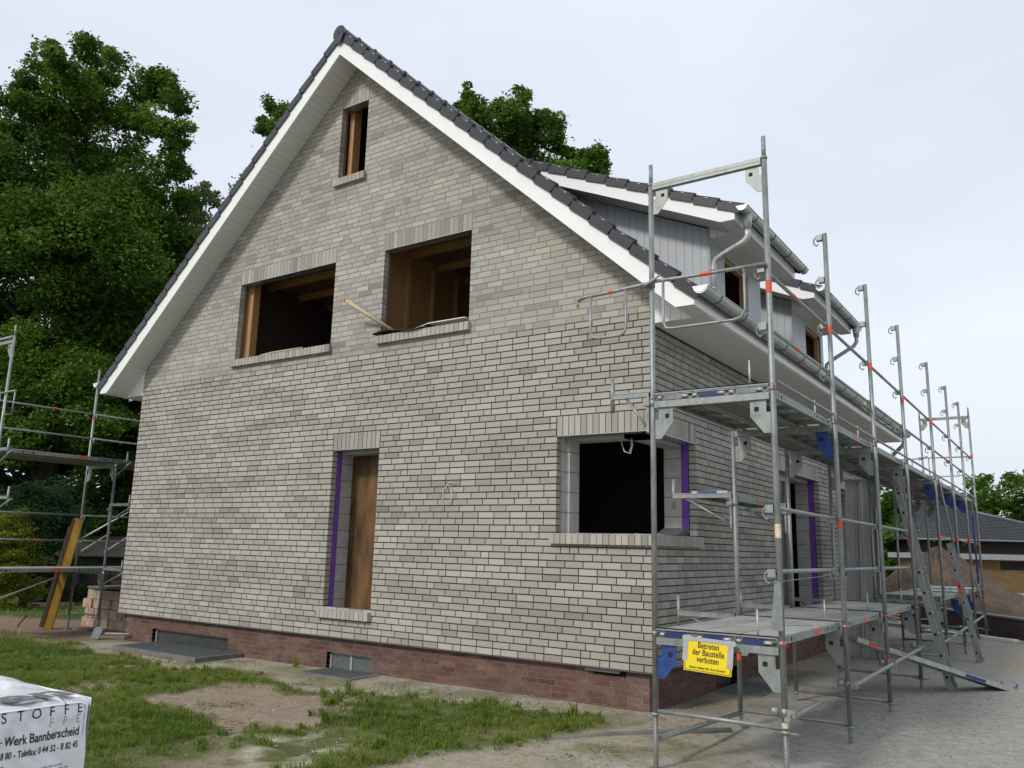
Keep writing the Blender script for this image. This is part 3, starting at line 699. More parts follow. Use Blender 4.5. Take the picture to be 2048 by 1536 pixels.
st.build('shaft', 'pale_timber', stk)
s2 = MB(); s2.tube((-4.76, -.36, 4.87), (-4.775, -.37, 4.88), .0305, 10); s2.build('painted_tip', 'orange_sticker', stk)
fm = MB()
for i in range(9):
    x0 = -4.45+i*.12; x1 = x0+.121; z0 = 52*CO+.008+.03*math.sin(i*.75)*(i < 8); z1 = 52*CO+.008+.03*math.sin((i+1)*.75)
    fm.prism([(x0, -.10, z0), (x1, -.10, z1), (x1, -.10, z1+.008), (x0, -.10, z0+.008)], (0, .17, 0))
tag(fm.build('felt_strip', 'brown_wood', None, origin=(-4.0, 0, 4.37)), 'curled dark felt strip lying on the left half of the right upper sill', 'felt strip')
fm = MB(); fm.prism([(-3.6, -.11, 52*CO-.015), (-3.35, -.10, 52*CO+.03), (-2.72, -.08, 52*CO+.035), (-2.72, -.08, 52*CO+.045), (-3.35, -.10, 52*CO+.04)], (0, .15, 0))
tag(fm.build('metal_strip', 'zinc_bright', None, origin=(-3.2, 0, 4.37)), 'bright metal strip lying on the right half of the right upper sill', 'metal strip')
fm = MB(); fm.path([(-7.1, .02, 52*CO+.012), (-6.8, .0, 52*CO+.02), (-6.5, .03, 52*CO+.03), (-6.1, .04, 52*CO+.03)], .012, 6)
tag(fm.build('batten_offcut', 'pale_timber', None, origin=(-6.6, 0, 4.38)), 'thin batten offcut lying on the sill of the left upper window', 'batten')
fm = MB(); fm.prism([(-.12, 1.0, 18*CO+.004), (-.12, 1.36, 18*CO+.004), (-.12, 1.30, 18*CO+.10), (-.12, 1.2, 18*CO+.07)], (-.3, 0, 0))
tag(fm.build('roofing_felt_piece', 'cable_dark', None, origin=(-.2, 1.2, 1.55)), 'crumpled black felt piece on the side sill of the corner window', 'felt piece')
# door unit in the side wall
do = MB()
for y0, y1 in ((4.67, 4.75), (5.92, 6.0)): do.box(-.26, -.18, y0, y1, -.05, 2.66)
for z0, z1 in ((-.05, .05), (2.56, 2.66), (2.02, 2.10)): do.box(-.26, -.18, 4.75, 5.92, z0, z1)
f = do.build('door_frame', 'pvc_grey', house); g = MB(); g.box(-.225, -.215, 4.75, 5.92, .05, 2.56); g.build('pane', 'window_dull', f)

# ------------------------------------------------------------------ right scaffold
XI, XO, Z1, Z2, Z3 = .97, 2.03, .68, 2.68, 4.68
YF = [-2.06, .0, 2.0, 4.2, 7.0, 9.4, 11.45, 13.5]
RT = .0242
def gusset(mb, x, y, z, s, mi=0, size=.2):
    # plate below the transom at an upright; s=+1 plate extends towards +x
    a = size; P = [(a*.30, 0), (a, 0), (a, -a*.72), (a*.42, -a*1.45), (.02, -a*1.45), (.02, -a*.55), (a*.30, -a*.55)]
    mb.prism([(x+s*u, y-.004, z+v) for u, v in P[:4]]+[(x+s*a*.30, y-.004, z-a*1.45)], (0, .008, 0), mi)
    mb.prism([(x+s*.02, y-.004, z-a*.55), (x+s*a*.2995, y-.004, z-a*.55), (x+s*a*.2995, y-.004, z-a*1.45), (x+s*.02, y-.004, z-a*1.45)], (0, .008, 0), mi)
    mb.box(x+s*a*.62, x+s*a*.82, y-.0052, y+.0052, z-a*.50, z-a*.30, 1)
def coupler(mb, x, y, z, s=1, mi=0):
    mb.tube((x, y, z-.03), (x, y, z+.03), RT+.007, 10, mi)
    mb.obox((x-.05*s, y-.005, z), (.03, 0, 0), (0, .032, 0), (0, .0, .022), mi)
def railbox(mb, x, y, z, s):
    # small guardrail holder welded on the inner side of the post with a wedge hook under it
    mb.box(x-s*.024, x-s*.085, y-.03, y+.03, z-.012, z+.05, 0)
    mb.path([(x-s*.085, y, z+.04), (x-s*.115, y, z+.01), (x-s*.115, y, z-.035), (x-s*.085, y, z-.065), (x-s*.07, y, z-.045)], .008, 6)
def deckplank(parent, x0, x1, y0, y1, z, label=None, wood=False, sticker=None):
    mb = MB()
    mb.box(x0+.003, x1-.003, y0+.04, y1-.04, z-.006, z, 0)
    for a, b in ((x0+.003, x0+.012), (x1-.012, x1-.003)): mb.box(a, b, y0+.05, y1-.05, z-.068, z-.006, 1)
    for a, b in ((x0+.012, x0+.04), (x1-.04, x1-.012)): mb.box(a, b, y0+.05, y1-.05, z-.068, z-.062, 1)
    nb = int((y1-y0)/.5)
    for i in range(nb+1):
        y = y0+.08+i*(y1-y0-.16)/nb; mb.box(x0+.012, x1-.012, y-.012, y+.012, z-.05, z-.008, 1)
    for xr in (x0+.10, x0+.20): mb.box(xr-.006, xr+.006, y0+.06, y1-.06, z-.022, z-.006, 1)
    for yc, d in ((y0+.05, -1), (y1-.05, 1)):
        for xc in (x0+.07, x1-.07): mb.box(xc-.02, xc+.02, yc, yc+d*.045, z-.05, z-.03, 1)
    if wood: mb.box(x0+.014, x1-.014, y0+.07, y1-.07, z-.060, z-.051, 4)
    # hole pattern in the flanges
    for side_x, s in ((x1-.003, 1), (x0+.003, -1)):
        for base in (y0+.16, y1-.56):
            for j, wd in enumerate((.014, .034, .014, .034, .014)):
                yy0 = base+j*.085; mb.box(side_x-s*.001, side_x+s*.0012, yy0, yy0+wd, z-.052, z-.024, 2)
        if sticker and s == sticker: mb.box(side_x-s*.001, side_x+s*.0016, (y0+y1)/2-.1+(y1-y0)*.1, (y0+y1)/2+.1+(y1-y0)*.1, z-.058, z-.018, 3)
    return mb.build('deck_plank', ['perforated_deck', 'galvanised', 'dark_slot', 'orange_sticker', 'weathered_wood'], parent)
scf = empty('scaffold', (1.5, 5.7, -.43))
tag(scf, 'long galvanised steel scaffold with guard rails along the right side wall of the brick house', 'scaffold')
def post(mb, x, y, z0, z1, mi=0): mb.tube((x, y, z0), (x, y, z1), RT, 14, mi)
for i, y in enumerate(YF):
    fr = MB(); zb = [.0, -.28, -.33, -.30, -.28, -.26, -.26, -.26][i]
    post(fr, XI, y, zb, Z2-.0 if i not in (0, 7) else Z3-.01); post(fr, XO, y, zb, Z3 if i else Z3-.01)
    for z in (zb+.025,): fr.tube((XI, y, z), (XO, y, z), .017, 10)
    for z in ((Z1, Z2) if i not in (0, 7) else (Z1, Z2, Z3)):
        top = z == Z3; zg = z-.07 if top else z-.125
        if top: fr.box(XI+RT, XO-RT, y-.025, y+.025, z-.07, z-.005); fr.box(XI+RT, XO-RT, y-.028, y-.0255, z-.042, z-.034)
        else:
            fr.box(XI+RT, XO-RT, y-.025, y+.025, z-.125, z-.068); fr.box(XI+RT, XO-RT, y-.034, y-.026, z-.008, z+.012); fr.box(XI+RT, XO-RT, y-.034, y-.01, z+.004, z+.012)
        blue = (i == 0 and z == Z1)
        gusset(fr, XI, y, zg, 1, 2 if blue else 0, .165 if top else .19); gusset(fr, XO, y, zg, -1, 2 if (i in (1, 4, 5, 6) and z == Z2) or (i in (5, 6) and z == Z1) else 0, .165 if top else .19)
    for z in (Z1-.02, Z2-.02): fr.tube((XO, y, z-.035), (XO, y, z+.0), RT+.004, 14); fr.tube((XI, y, z-.035), (XI, y, z), RT+.004, 14)
    if i in (0, 7):
        for x in (XI, XO): fr.tube((x, y, Z3-.02), (x, y, Z3+.19), .0185, 12); fr.tube((x, y, Z3-.02), (x, y, Z3), RT+.005, 12); fr.tube((x, y-.0195, Z3+.05), (x, y-.0180, Z3+.05), .005, 6, 1); fr.tube((x, y-.0195, Z3+.10), (x, y-.0180, Z3+.10), .005, 6, 1)
    # orange bands
    if i in (1, 2, 3, 4, 5, 6, 7): 
        zz = {1: (1.62, 3.62), 2: (.12, 3.62), 3: (3.55,), 4: (1.66, 3.62), 5: (1.66,), 6: (1.66,), 7: (1.66, 3.7, .4)}.get(i, ())
        for z in zz: fr.tube((XO, y, z-.045), (XO, y, z+.045), RT+.0012, 14, 3, False)
    if i == 0: fr.tube((XO, y, 1.44), (XO, y, 1.55), RT+.001, 14, 4, False); fr.tube((XO, y, .33-.3), (XO, y, .33-.26), RT+.001, 14, 4, False); fr.tube((XO, y, 3.45), (XO, y, 3.56), RT+.001, 14, 3, False)
    if i == 1: fr.tube((XI, y, .24), (XI, y, .30), RT+.0012, 14, 3, False)
    for x in (XI, XO):                                                        # catches
        if x == XO and i < 4: fr.path([(x+.01, y-.035, Z1+.0), (x+.03, y-.045, Z1-.04), (x+.06, y-.03, Z1-.06)], .007, 6, 5); fr.path([(x+.01, y-.035, Z2+.0), (x+.03, y-.045, Z2-.04)], .007, 6, 5)
    f = fr.build('frame', ['galvanised', 'dark_slot', 'blue_paint', 'orange_sticker', 'cream_label', 'red_catch'], scf)
    # spindles
    for x in (XI, XO):
        sp = MB(); sp.tube((x, y, -.47), (x, y, zb+.02), .0185, 12)
        z = -.44
        while z < zb: sp.tube((x, y, z), (x, y, z+.006), .0205, 12); z += .014
        sp.tube((x, y, zb-.012), (x, y, zb+.012), .034, 10); sp.box(x-.10, x+.10, y-.008, y+.008, zb-.008, zb+.004)
        sp.box(x-.07, x+.07, y-.07, y+.07, -.462, -.425); sp.build('base_spindle', 'galvanised', scf)
    # guardrail holders
    for z in ((Z1+.5, Z1+1.0) if i < 4 else (Z1+1.0,))+(Z2+.5, Z2+1.0)+((Z2+1.5, Z2+1.97) if 0 < i < 7 else ()):
        hb = MB(); railbox(hb, XO, y, z-.03, 1); hb.build('rail_holder', 'galvanised', f)
# lock pins on top of the transoms
for i, y in enumerate(YF):
    for z in (Z1, Z2):
        pn = MB(); pn.tube((XO-.18, y-.02, z-.02), (XO-.18, y-.02, z+.21), .008, 8); pn.build('lock_pin', 'galvanised_light', scf)
def rail(p, q, parent, red=None, r=.0175):
    mb = MB(); p = Vector(p); q = Vector(q); d = (q-p).normalized()
    mb.tube(p+d*.05, q-d*.05, r, 12); mb.obox(p+d*.03, d*.05, (.004, 0, 0), (0, 0, .018)); mb.obox(q-d*.03, d*.05, (.004, 0, 0), (0, 0, .018))
    if red: c = p.lerp(q, red); mb.tube(c-d*.06, c+d*.06, r+.001, 12, 1, False)
    return mb.build('guard_rail', ['galvanised', 'orange_sticker'], parent)
for i in range(7):
    for z in (Z2+.5, Z2+1.0): rail((XO-.045, YF[i], z), (XO-.045, YF[i+1], z), scf, .45 if (i+int(z)) % 2 else None)
    rail((XO+.0, YF[i]+.03, Z2+.045), (XO+.0, YF[i+1]-.03, Z2+.045), scf, .55 if i % 2 else None, .015)
for i in range(3):
    for z in (Z1+.5, Z1+1.0): rail((XO-.045, YF[i], z), (XO-.045, YF[i+1], z), scf)
for i in range(4, 7): rail((XO-.045, YF[i], Z1+1.0), (XO-.045, YF[i+1], Z1+1.0), scf)
for i in range(7):
    for k in range(3):
        x0 = XI+.04+k*.325
        if i != 3: deckplank(scf, x0, x0+.318, YF[i], YF[i+1], Z1, sticker=1 if k == 2 else None)
        deckplank(scf, x0, x0+.318, YF[i], YF[i+1], Z2, wood=(i+k) % 3 == 1 or i > 3, sticker=1 if k == 2 and i in (1, 3) else None)
# plank hooks with blue wrapping at the first frame
for k in range(3):
    for z in (Z1, Z2):
        bw_ = MB(); x0 = XI+.04+k*.325
        bw_.box(x0+.07, x0+.24, YF[0]-.022, YF[0]+.0, z-.062, z-.016, 0 if z == Z1 else (0 if k == 1 else 1)); bw_.tube((x0+.24, YF[0]-.026, z-.04), (x0+.30, YF[0]-.026, z-.04), .014, 8, 2); bw_.tube((x0+.02, YF[0]-.026, z-.04), (x0+.06, YF[0]-.026, z-.04), .014, 8, 2); bw_.build('plank_claw', ['dark_blue', 'grate_steel', 'galvanised_light'], scf)

# end guards (hooped) at both ends of the upper deck
for y in (YF[0]-.045, YF[7]+.045):
    eg = MB(); z = Z2+1.0; r = .0165
    eg.path([(.22, y, z-.035), (.30, y, z-.01), (.62, y, z+.0), (XI-.02, y, z+.02), (XI+.05, y, z+.03), (1.4, y, z+.02), (XO, y, z+.02)], r, 10)
    eg.path([(.36, y, z-.01), (.36, y, z-.36), (.38, y, z-.41), (.43, y, z-.43), (.66, y, z-.43), (.71, y, z-.41), (.73, y, z-.36), (.73, y, z)], .013, 10)
    eg.path([(1.10, y, z+.02), (1.10, y, z-.36), (1.12, y, z-.42), (1.18, y, z-.43), (1.74, y, z-.43), (1.81, y, z-.41), (1.84, y, z-.35), (1.84, y, z+.02)], .013, 10)
    eg.tube((.22, y, z-.03), (.22, y, z-.10), .010, 8); eg.tube((.55, y, z), (.60, y, z), r+.001, 10, 1, False); eg.tube((1.45, y, z+.02), (1.56, y, z+.02), r+.001, 10, 1, False)
    coupler(eg, XI, YF[0] if y < 0 else YF[7], z+.02); eg.tube((XI-.09, y-.02, z-.03), (XI+.12, y-.03, z+.07), .010, 8)
    eg.build('end_guard', ['galvanised', 'orange_sticker'], scf)
# consoles towards the wall
def console(x1, y, z, length=.42, plank=False, parent=scf, s=1):
    c = MB(); x0 = x1-s*length
    c.box(x0, x1-s*.03, y-.022, y+.022, z-.04, z); c.box(x0, x1-s*.03, y-.026, y-.020, z+.0, z+.012)
    c.tube((x0, y, z-.16), (x0, y, z+.17), .0185, 10)
    c.box(x1-s*.03, x1-s*.055, y-.02, y+.02, z-.36, z+.0); c.tube((x0+s*.14, y, z-.04), (x1-s*.04, y, z-.33), .014, 8)
    coupler(c, x1, y, z-.10)
    return c.build('wall_bracket', ['galvanised'], parent)
console(XI, YF[0]-.0, Z2+.02, .40); 
for i in (1, 2, 3): console(XI, YF[i], Z1+.0, .66)
for i in (1, 2): console(XI, YF[i], 1.94, .70)
deckplank(scf, .52, .84, YF[1], YF[2], 1.96, sticker=1)
b1 = MB(); b1.box(.50, .90, -.03, .015, 1.945, 1.975, 1); b1.box(.56, .78, -.034, .0, 1.95, 1.972, 0); b1.build('bracket_claw', ['blue_paint', 'galvanised_light'], scf)
# low longitudinal tubes, clamps, braces
lt = MB()
lt.tube((XO+.03, -2.12, .10), (XO+.03, -1.2, .10), .022, 12)
lt.build('stub_tube', 'galvanised', scf)
for p, q in (((XO+.05, .0, .10), (XO+.05, 4.3, .12)), ((XO+.05, 6.3, .02), (XO+.05, 12.6, .10)), ((XI, -2.0, -.2), (XI, .0, -.28))):
    b = MB(); b.tube(p, q, .022, 12); b.build('brace_tube', 'galvanised', scf)
for y, z in ((-2.06, .14), (.0, .11), (2.0, .11), (4.2, .12), (7.0, .03), (9.4, .05)):
    cl = MB(); coupler(cl, XO, y, z); cl.obox((XO+.055, y, z), (.03, 0, 0), (0, .035, 0), (0, 0, .03)); cl.tube((XO+.05, y-.06, z), (XO+.05, y+.06, z), .012, 6); cl.tube((XO-.06, y-.05, z-.02), (XO-.06, y-.05, z+.04), .03, 8)
    cl.build('clamp', 'galvanised', scf)
for p, q in (((XO, 7.0, Z2+.0), (XO, 9.4, .7)), ((XO, 9.4, .7), (XO, 11.45, -.3)), ((XO, 11.45, .9), (XO, 13.5, -.25))):
    dgm = MB(); dgm.tube(Vector(p)+Vector((.05, 0, 0)), Vector(q)+Vector((.05, 0, 0)), .018, 10); dgm.build('diagonal_brace', 'galvanised', scf)
bz = MB(); bz.tube((XO+.05, 12.1, .8), (XO+.05, 12.1, 2.3), .02, 10); bz.build('blue_prop', 'blue_paint', scf)

# ------------------------------------------------------------------ sign
sgn_ = empty('warning_sign', (1.46, -2.16, .6)); tag(sgn_, 'yellow construction-site warning sign taped under the lower scaffold deck', 'sign')
ys = -2.145
P0 = Vector((1.255, ys, .385)); ux = Vector((.395, .0, -.018)); uz = Vector((.02, 0, .235))
pl_ = MB(); pl_.prism([P0, P0+ux, P0+ux+uz, P0+uz], (0, .003, 0)); pl_.build('board', 'sign_yellow', sgn_)
bd = MB(); e = Vector((0, -.0008, 0))
def sq(a, b, c, d): return [P0+ux*a+uz*c+e, P0+ux*b+uz*c+e, P0+ux*b+uz*d+e, P0+ux*a+uz*d+e]
for a, b, c, d in ((.02, .98, .03, .048), (.02, .035, .03, .26), (.965, .98, .03, .26)): bd.prism(sq(a, b, c, d), (0, .0012, 0))
bd.build('border_line', 'ink', sgn_)
for tx, zf, size in (('Betreten', .78, .068), ('der Baustelle', .55, .068), ('verboten', .32, .068)):
    text3d('lettering', tx, 'ink', size, P0+ux*.5+uz*zf+Vector((0, -.0012, 0)), ux, uz, sgn_, sx=.72, bold=.0010, align='CENTER', spacing=1.03)
text3d('small_lettering', 'Eltern haften für ihre Kinder!', 'ink', .026, P0+ux*.5+uz*.10+Vector((0, -.0012, 0)), ux, uz, sgn_, sx=.98, bold=.0004, align='CENTER')
tp = MB()
def stripe(a, b, c, d, k=.002): 
    tp.prism([P0+ux*a+uz*c+Vector((0, -k, 0)), P0+ux*b+uz*c+Vector((0, -k, 0)), P0+ux*b+uz*d+Vector((0, -k, 0)), P0+ux*a+uz*d+Vector((0, -k, 0))], (0, .0015, 0))
stripe(-.04, .07, .32, 1.15); stripe(.90, 1.02, .25, 1.15, .0025); stripe(-.06, 1.06, .99, 1.13, .004)
tp.build('grey_tape', 'tape', sgn_)
# folded sheet wired to the outer post
fs = MB(); fs.prism([(XO-.06, -2.13, .74), (XO+.03, -2.12, .74), (XO+.02, -2.10, 1.10), (XO-.03, -2.10, 1.12)], (0, .004, 0)); fs.tube((XO-.03, -2.12, .78), (XO+.22, -2.0, .79), .003, 5); fs.tube((XO-.03, -2.12, 1.1), (XO+.30, -1.75, 1.16), .003, 5)
tag(fs.build('folded_notice', 'grate_steel', None, origin=(2.0, -2.12, .9)), 'narrow folded grey board wired to the front outer scaffold post above the lower deck', 'notice')  # dark steel grey puts the board's shade into its colour

# ------------------------------------------------------------------ ladders, ramp, leaning decks
def ladder(base, top, wy, label, n=9, rw=.085):
    o = empty('ladder', base); tag(o, label, 'ladder')
    b = Vector(base); t = Vector(top); d = (t-b); L = d.length; d.normalize(); yv = Vector((0, 1, 0)); nx = yv.cross(d).normalized()
    for s in (0, 1):
        m_ = MB(); c = (b+t)/2+yv*(s*wy)
        m_.obox(c, d*(L/2), yv*.011, nx*(rw/2), 0); m_.obox(c+yv*.02*(1 if s == 0 else -1), d*(L/2), yv*.012, nx*.008, 0)
        k = int(L/.28)
        for j in range(k):
            p = b+d*(.16+j*.28)+yv*(s*wy); m_.tube(p-yv*.0135, p+yv*.0135, .019, 8, 1)
        if s == 0:
            m_.obox(b+d*(L*.62)-yv*.0115, d*.12, yv*.001, nx*.028, 2); m_.obox(b+d*(L*.87)-yv*.0115, d*.015, yv*.001, nx*.015, 3)
        m_.box(*(lambda p: (p.x-.03, p.x+.05, p.y-.02, p.y+.02, p.z-.03, p.z+.05))(b+yv*(s*wy)))
        m_.build('side_rail', ['galvanised', 'dark_slot', 'orange_sticker', 'red_catch'], o)
    k = int(L/.28)
    for j in range(k):
        p = b+d*(.16+j*.28); r_ = MB(); r_.tube(p, p+yv*wy, .015, 8); r_.build('rung', 'galvanised_light', o)
    return o
ladder((2.36, 4.30, -.42), (1.80, 4.30, 2.68), .36, 'aluminium ladder leaning on the scaffold with an orange sticker on its near rail')
ladder((2.37, 8.0, -.42), (2.04, 8.0, 1.58), .34, 'shorter dull ladder leaning on the far part of the scaffold beyond the ramp plank', rw=.07)
rp = empty('ramp_plank', (2.93, 4.9, -.43)); tag(rp, 'aluminium plank laid as a ramp from under the lower deck down to the yard', 'plank')
a = Vector((1.40, 2.95, .30)); b = Vector((2.95, 5.0, -.40)); d = (b-a).normalized(); sd_ = Vector((d.y, -d.x, 0)).normalized(); nn = sd_.cross(d).normalized()
if nn.z < 0: nn = -nn
mb = MB(); c = (a+b)/2; L = (b-a).length
mb.obox(c, d*(L/2), sd_*.15, nn*.004, 0)
for s in (-1, 1): mb.obox(c+sd_*.155*s-nn*.025, d*(L/2), sd_*.006, nn*.03, 0)
mb.obox(a+d*L*.74+sd_*.1625-nn*.03, d*.17, sd_*.001, nn*.02, 1); mb.obox(a+d*L*.13+sd_*.1625-nn*.025, d*.16, sd_*.001, nn*.022, 2)
mb.build('deck', ['galvanised_light', 'blue_paint', 'orange_sticker'], rp)
hk = MB(); hk.path([b+sd_*.12, b+sd_*.12+d*.06+nn*.02, b+sd_*.12+d*.08+nn*.07], .012, 8); hk.path([b-sd_*.12, b-sd_*.12+d*.06+nn*.02, b-sd_*.12+d*.08+nn*.07], .012, 8); hk.build('hook', 'blue_paint', rp)
for i, (x, lab) in enumerate(((.42, 'upright aluminium deck panel leaning at the wall, nearest to the doorway'), (.70, 'upright aluminium deck panel leaning beside another, farther from the doorway'))):
    lp = MB(); y = 7.25+.05*i
    Pf = lambda u, z, dd: (x+u+.075*(z+.43)/3.1, y+dd+.10*(z+.43)/3.1, z)
    z0, z1 = -.43, 2.66
    def strip(u0, u1, d0, d1, mi=0): lp.prism([Pf(u0, z0, d0), Pf(u1, z0, d0), Pf(u1, z1, d0), Pf(u0, z1, d0)], (0, d1-d0, 0), mi)
    strip(0, .27, .03, .036); strip(0, .035, -.012, .03); strip(.235, .27, -.012, .03); strip(.085, .125, .010, .03); strip(.165, .17, .0, .03); strip(.20, .203, .01, .03, 1)
    lp.box(x+.06, x+.34, y-.02, y+.10, z1+.0, z1+.03, 1)
    tag(lp.build('deck_panel', ['aluminium', 'grate_steel'], None, origin=(x, y, -.43)), lab, 'deck panel', 'aluminium deck panels leaning at the side wall')
pw = MB(); pw.box(.62+.40, .62+.42, 7.2, 7.5, -.43, 2.2); tag(pw.build('white_strip', 'white_fascia', None, origin=(1.03, 7.3, -.43)), 'narrow white strip of trim standing upright beside the leaning aluminium deck panels', 'trim strip')

# ------------------------------------------------------------------ left scaffold (behind the left side of the house)
ls = empty('scaffold', (-12.2, 3.0, -.45)); tag(ls, 'steel scaffold with two decks behind the left edge of the brick gable, before the trees', 'scaffold')
LI, LO, LZ1, LZ2, LZ3 = -11.62, -12.66, .74, 2.80, 4.85
LY = [-1.85, .35, 2.85, 5.35, 7.85]
for i, y in enumerate(LY):
    fr = MB(); zb = -.18
    post(fr, LI, y, zb, LZ2 if i else LZ3); post(fr, LO, y, zb, LZ3 if i == 0 else LZ2+1.95)
    fr.tube((LI, y, zb+.03), (LO, y, zb+.03), .017, 10)
    for z in ((LZ1, LZ2) if i else (LZ1, LZ2, LZ3)):
        fr.box(LO+RT, LI-RT, y-.025, y+.025, z-.13, z-.07); fr.box(LO+RT, LI-RT, y-.03, y-.02, z-.03, z+.01)
        gusset(fr, LI, y, z-.13, -1, 0, .18); gusset(fr, LO, y, z-.13, 1, 2 if z == LZ1 and i == 1 else 0, .18)
    if i == 0:
        for x in (LI, LO): fr.tube((x, y, LZ3-.02), (x, y, LZ3+.2), .0185, 10)
    fr.tube((LO, y, LZ2+.9), (LO, y, LZ2+.99), RT+.001, 12, 3, False); fr.tube((LO, y, .3), (LO, y, .39), RT+.001, 12, 3, False)
    fo_ = fr.build('frame', ['galvanised', 'dark_slot', 'blue_paint', 'orange_sticker'], ls)
    for x in (LI, LO):
        sp = MB(); sp.tube((x, y, -.50), (x, y, zb+.02), .0185, 10); sp.tube((x, y, zb-.01), (x, y, zb+.012), .034, 10); sp.box(x-.07, x+.07, y-.07, y+.07, -.49, -.455); sp.build('base_spindle', 'galvanised', ls)
    for z in (LZ1+.5, LZ1+1, LZ2+.5, LZ2+1.0): hb = MB(); railbox(hb, LO, y, z-.03, -1); hb.build('rail_holder', 'galvanised_light', fo_)
    console(LI, y, LZ2+.0, -.36, parent=ls, s=1); console(LI, y, LZ1+.0, -.60, parent=ls); console(LI, y, LZ1+1.22, -.60, parent=ls)
for i in range(4):
    for z in (LZ1+.5, LZ1+1, LZ2+.5, LZ2+1.0): rail((LO+.045, LY[i], z), (LO+.045, LY[i+1], z), ls, .62 if z in (LZ2+1.0, LZ1+.5) else None)
    for k in range(3):
        x0 = LO+.04+k*.325; deckplank(ls, x0, x0+.318, LY[i], LY[i+1], LZ1, sticker=1 if k == 2 else None); deckplank(ls, x0, x0+.318, LY[i], LY[i+1], LZ2, wood=True)
    deckplank(ls, LI+.04, LI+.36, LY[i], LY[i+1], LZ2, sticker=1)
dg_ = MB(); dg_.tube((LO, .35, 1.25), (LO, 2.85, 2.75), .018, 10); dg_.tube((LO, -1.85, -.15), (LO, .35, .65), .018, 10); dg_.build('diagonal_brace', 'galvanised_light', ls)
eg = MB(); z = LZ2+1.0; y = LY[0]-.04
eg.path([(LI+.45, y, z-.0), (LI, y, z), (LO, y, z)], .0165, 10); eg.path([(LI+.12, y, z), (LI+.12, y, z-.4), (LI+.40, y, z-.42), (LI+.42, y, z)], .013, 8); eg.path([(LI-.12, y, z), (LI-.12, y, z-.4), (LO+.12, y, z-.42), (LO+.12, y, z)], .013, 8)
eg.build('end_guard', 'galvanised', ls)

# ------------------------------------------------------------------ things on the left
beam = empty('formwork_beam', (-12.9, .1, -.46)); tag(beam, 'yellow timber formwork beam with dark brown flank leaning against the left scaffold', 'beam')
b0 = Vector((-12.86, .06, -.46)); b1 = Vector((-12.30, .12, 1.66)); d = (b1-b0).normalized(); L = (b1-b0).length; sx_ = Vector((.82, .57, 0)).normalized(); sx_ = (sx_-d*sx_.dot(d)).normalized(); sy_ = d.cross(sx_)
mb = MB(); mb.obox(b0+d*(L/2), d*(L/2), sx_*.085, sy_*.02); mb.build('face', 'formwork_yellow', beam)
mb = MB(); mb.obox(b0+d*(L/2)-sx_*.10+sy_*.06, d*(L/2-.02), sx_*.015, sy_*.10); mb.obox(b0+d*(L*.46)-sx_*.14, d*(L*.46), sx_*.025, sy_*.02); mb.build('flank', 'brown_wood', beam)
kr = MB(); kr.box(-12.5, -11.95, .35, .45, -.47, -.42); tag(kr.build('timber_pad', 'weathered_wood', None, origin=(-12.2, .4, -.46)), 'flat weathered timber pad under a left scaffold leg', 'timber pad')
ring = empty('brick_stack', (-11.35, 1.05, -.47)); tag(ring, 'low pinkish stack of rough blocks with boards on top behind the left house corner', 'block stack')
mb = MB()
for i in range(16):
    for j in range(4):
        x = -13.2+(i % 8)*.335+(j % 2)*.12; y = (.9 if i < 8 else 1.3)+rng.uniform(-.02, .02); z = -.47+j*.185
        if i % 8 < 7 or j % 2 == 0: mb.box(x, x+.325, y, y+.36, z, z+.178+rng.uniform(-.006, .004))
mb.build('blocks', 'rusty_block', ring)
mb = MB(); mb.prism([(-13.0, .84, .30), (-10.6, .84, .33), (-10.6, .84, .36), (-13.0, .84, .33)], (0, .85, 0)); mb.prism([(-11.6, .9, .37), (-10.6, .9, .39), (-10.6, .9, .42), (-11.6, .9, .40)], (0, .5, 0)); mb.build('cover_board', 'concrete', ring)
shv = empty('shovel', (-10.7, -.2, -.45)); tag(shv, 'shovel with grey blade lying against the red plinth at the left house corner', 'shovel')
mb = MB(); mb.tube((-10.55, -.12, -.36), (-10.0, .02, -.34), .016, 8); mb.build('handle', 'pvc_grey', shv)
mb = MB(); mb.prism([(-10.86, -.2, -.47), (-10.60, -.2, -.46), (-10.54, -.17, -.30), (-10.64, -.16, -.24), (-10.80, -.17, -.28)], (0, .012, 0)); mb.build('blade', 'grate_steel', shv)
tw = MB(); tw.path([(-13.6, -.15, -.46), (-13.55, -.12, -.36), (-13.42, -.08, -.24)], .012, 6); tag(tw.build('twig', 'bark', None, origin=(-13.6, -.15, -.46)), 'short dark twig stuck in the bare soil left of the yellow beam', 'twig')
# shed
shd = empty('garden_shed', (-21.5, 6.3, -.45)); tag(shd, 'low dark garden shed with bitumen roof between the shrubs and the house', 'shed')
A_ = Vector((-22.6, 5.35, 0)); B_ = Vector((-20.2, 6.95, 0)); ud = (B_-A_).normalized(); vd = Vector((-ud.y, ud.x, 0))
mb = MB(); mb.prism([A_+Vector((0, 0, -.5)), B_+Vector((0, 0, -.5)), B_+Vector((0, 0, .8)), A_+Vector((0, 0, .8))], vd*2.2); mb.build('wall', 'shed_wood', shd)
mb = MB(); mb.prism([A_-ud*.2-vd*.3+Vector((0, 0, .72)), A_-ud*.2-vd*.3+Vector((0, 0, .76)), A_-ud*.2+vd*1.3+Vector((0, 0, 1.36)), A_-ud*.2+vd*1.3+Vector((0, 0, 1.32))], ud*((B_-A_).length+.4)); mb.build('roof', 'bitumen_roof', shd)
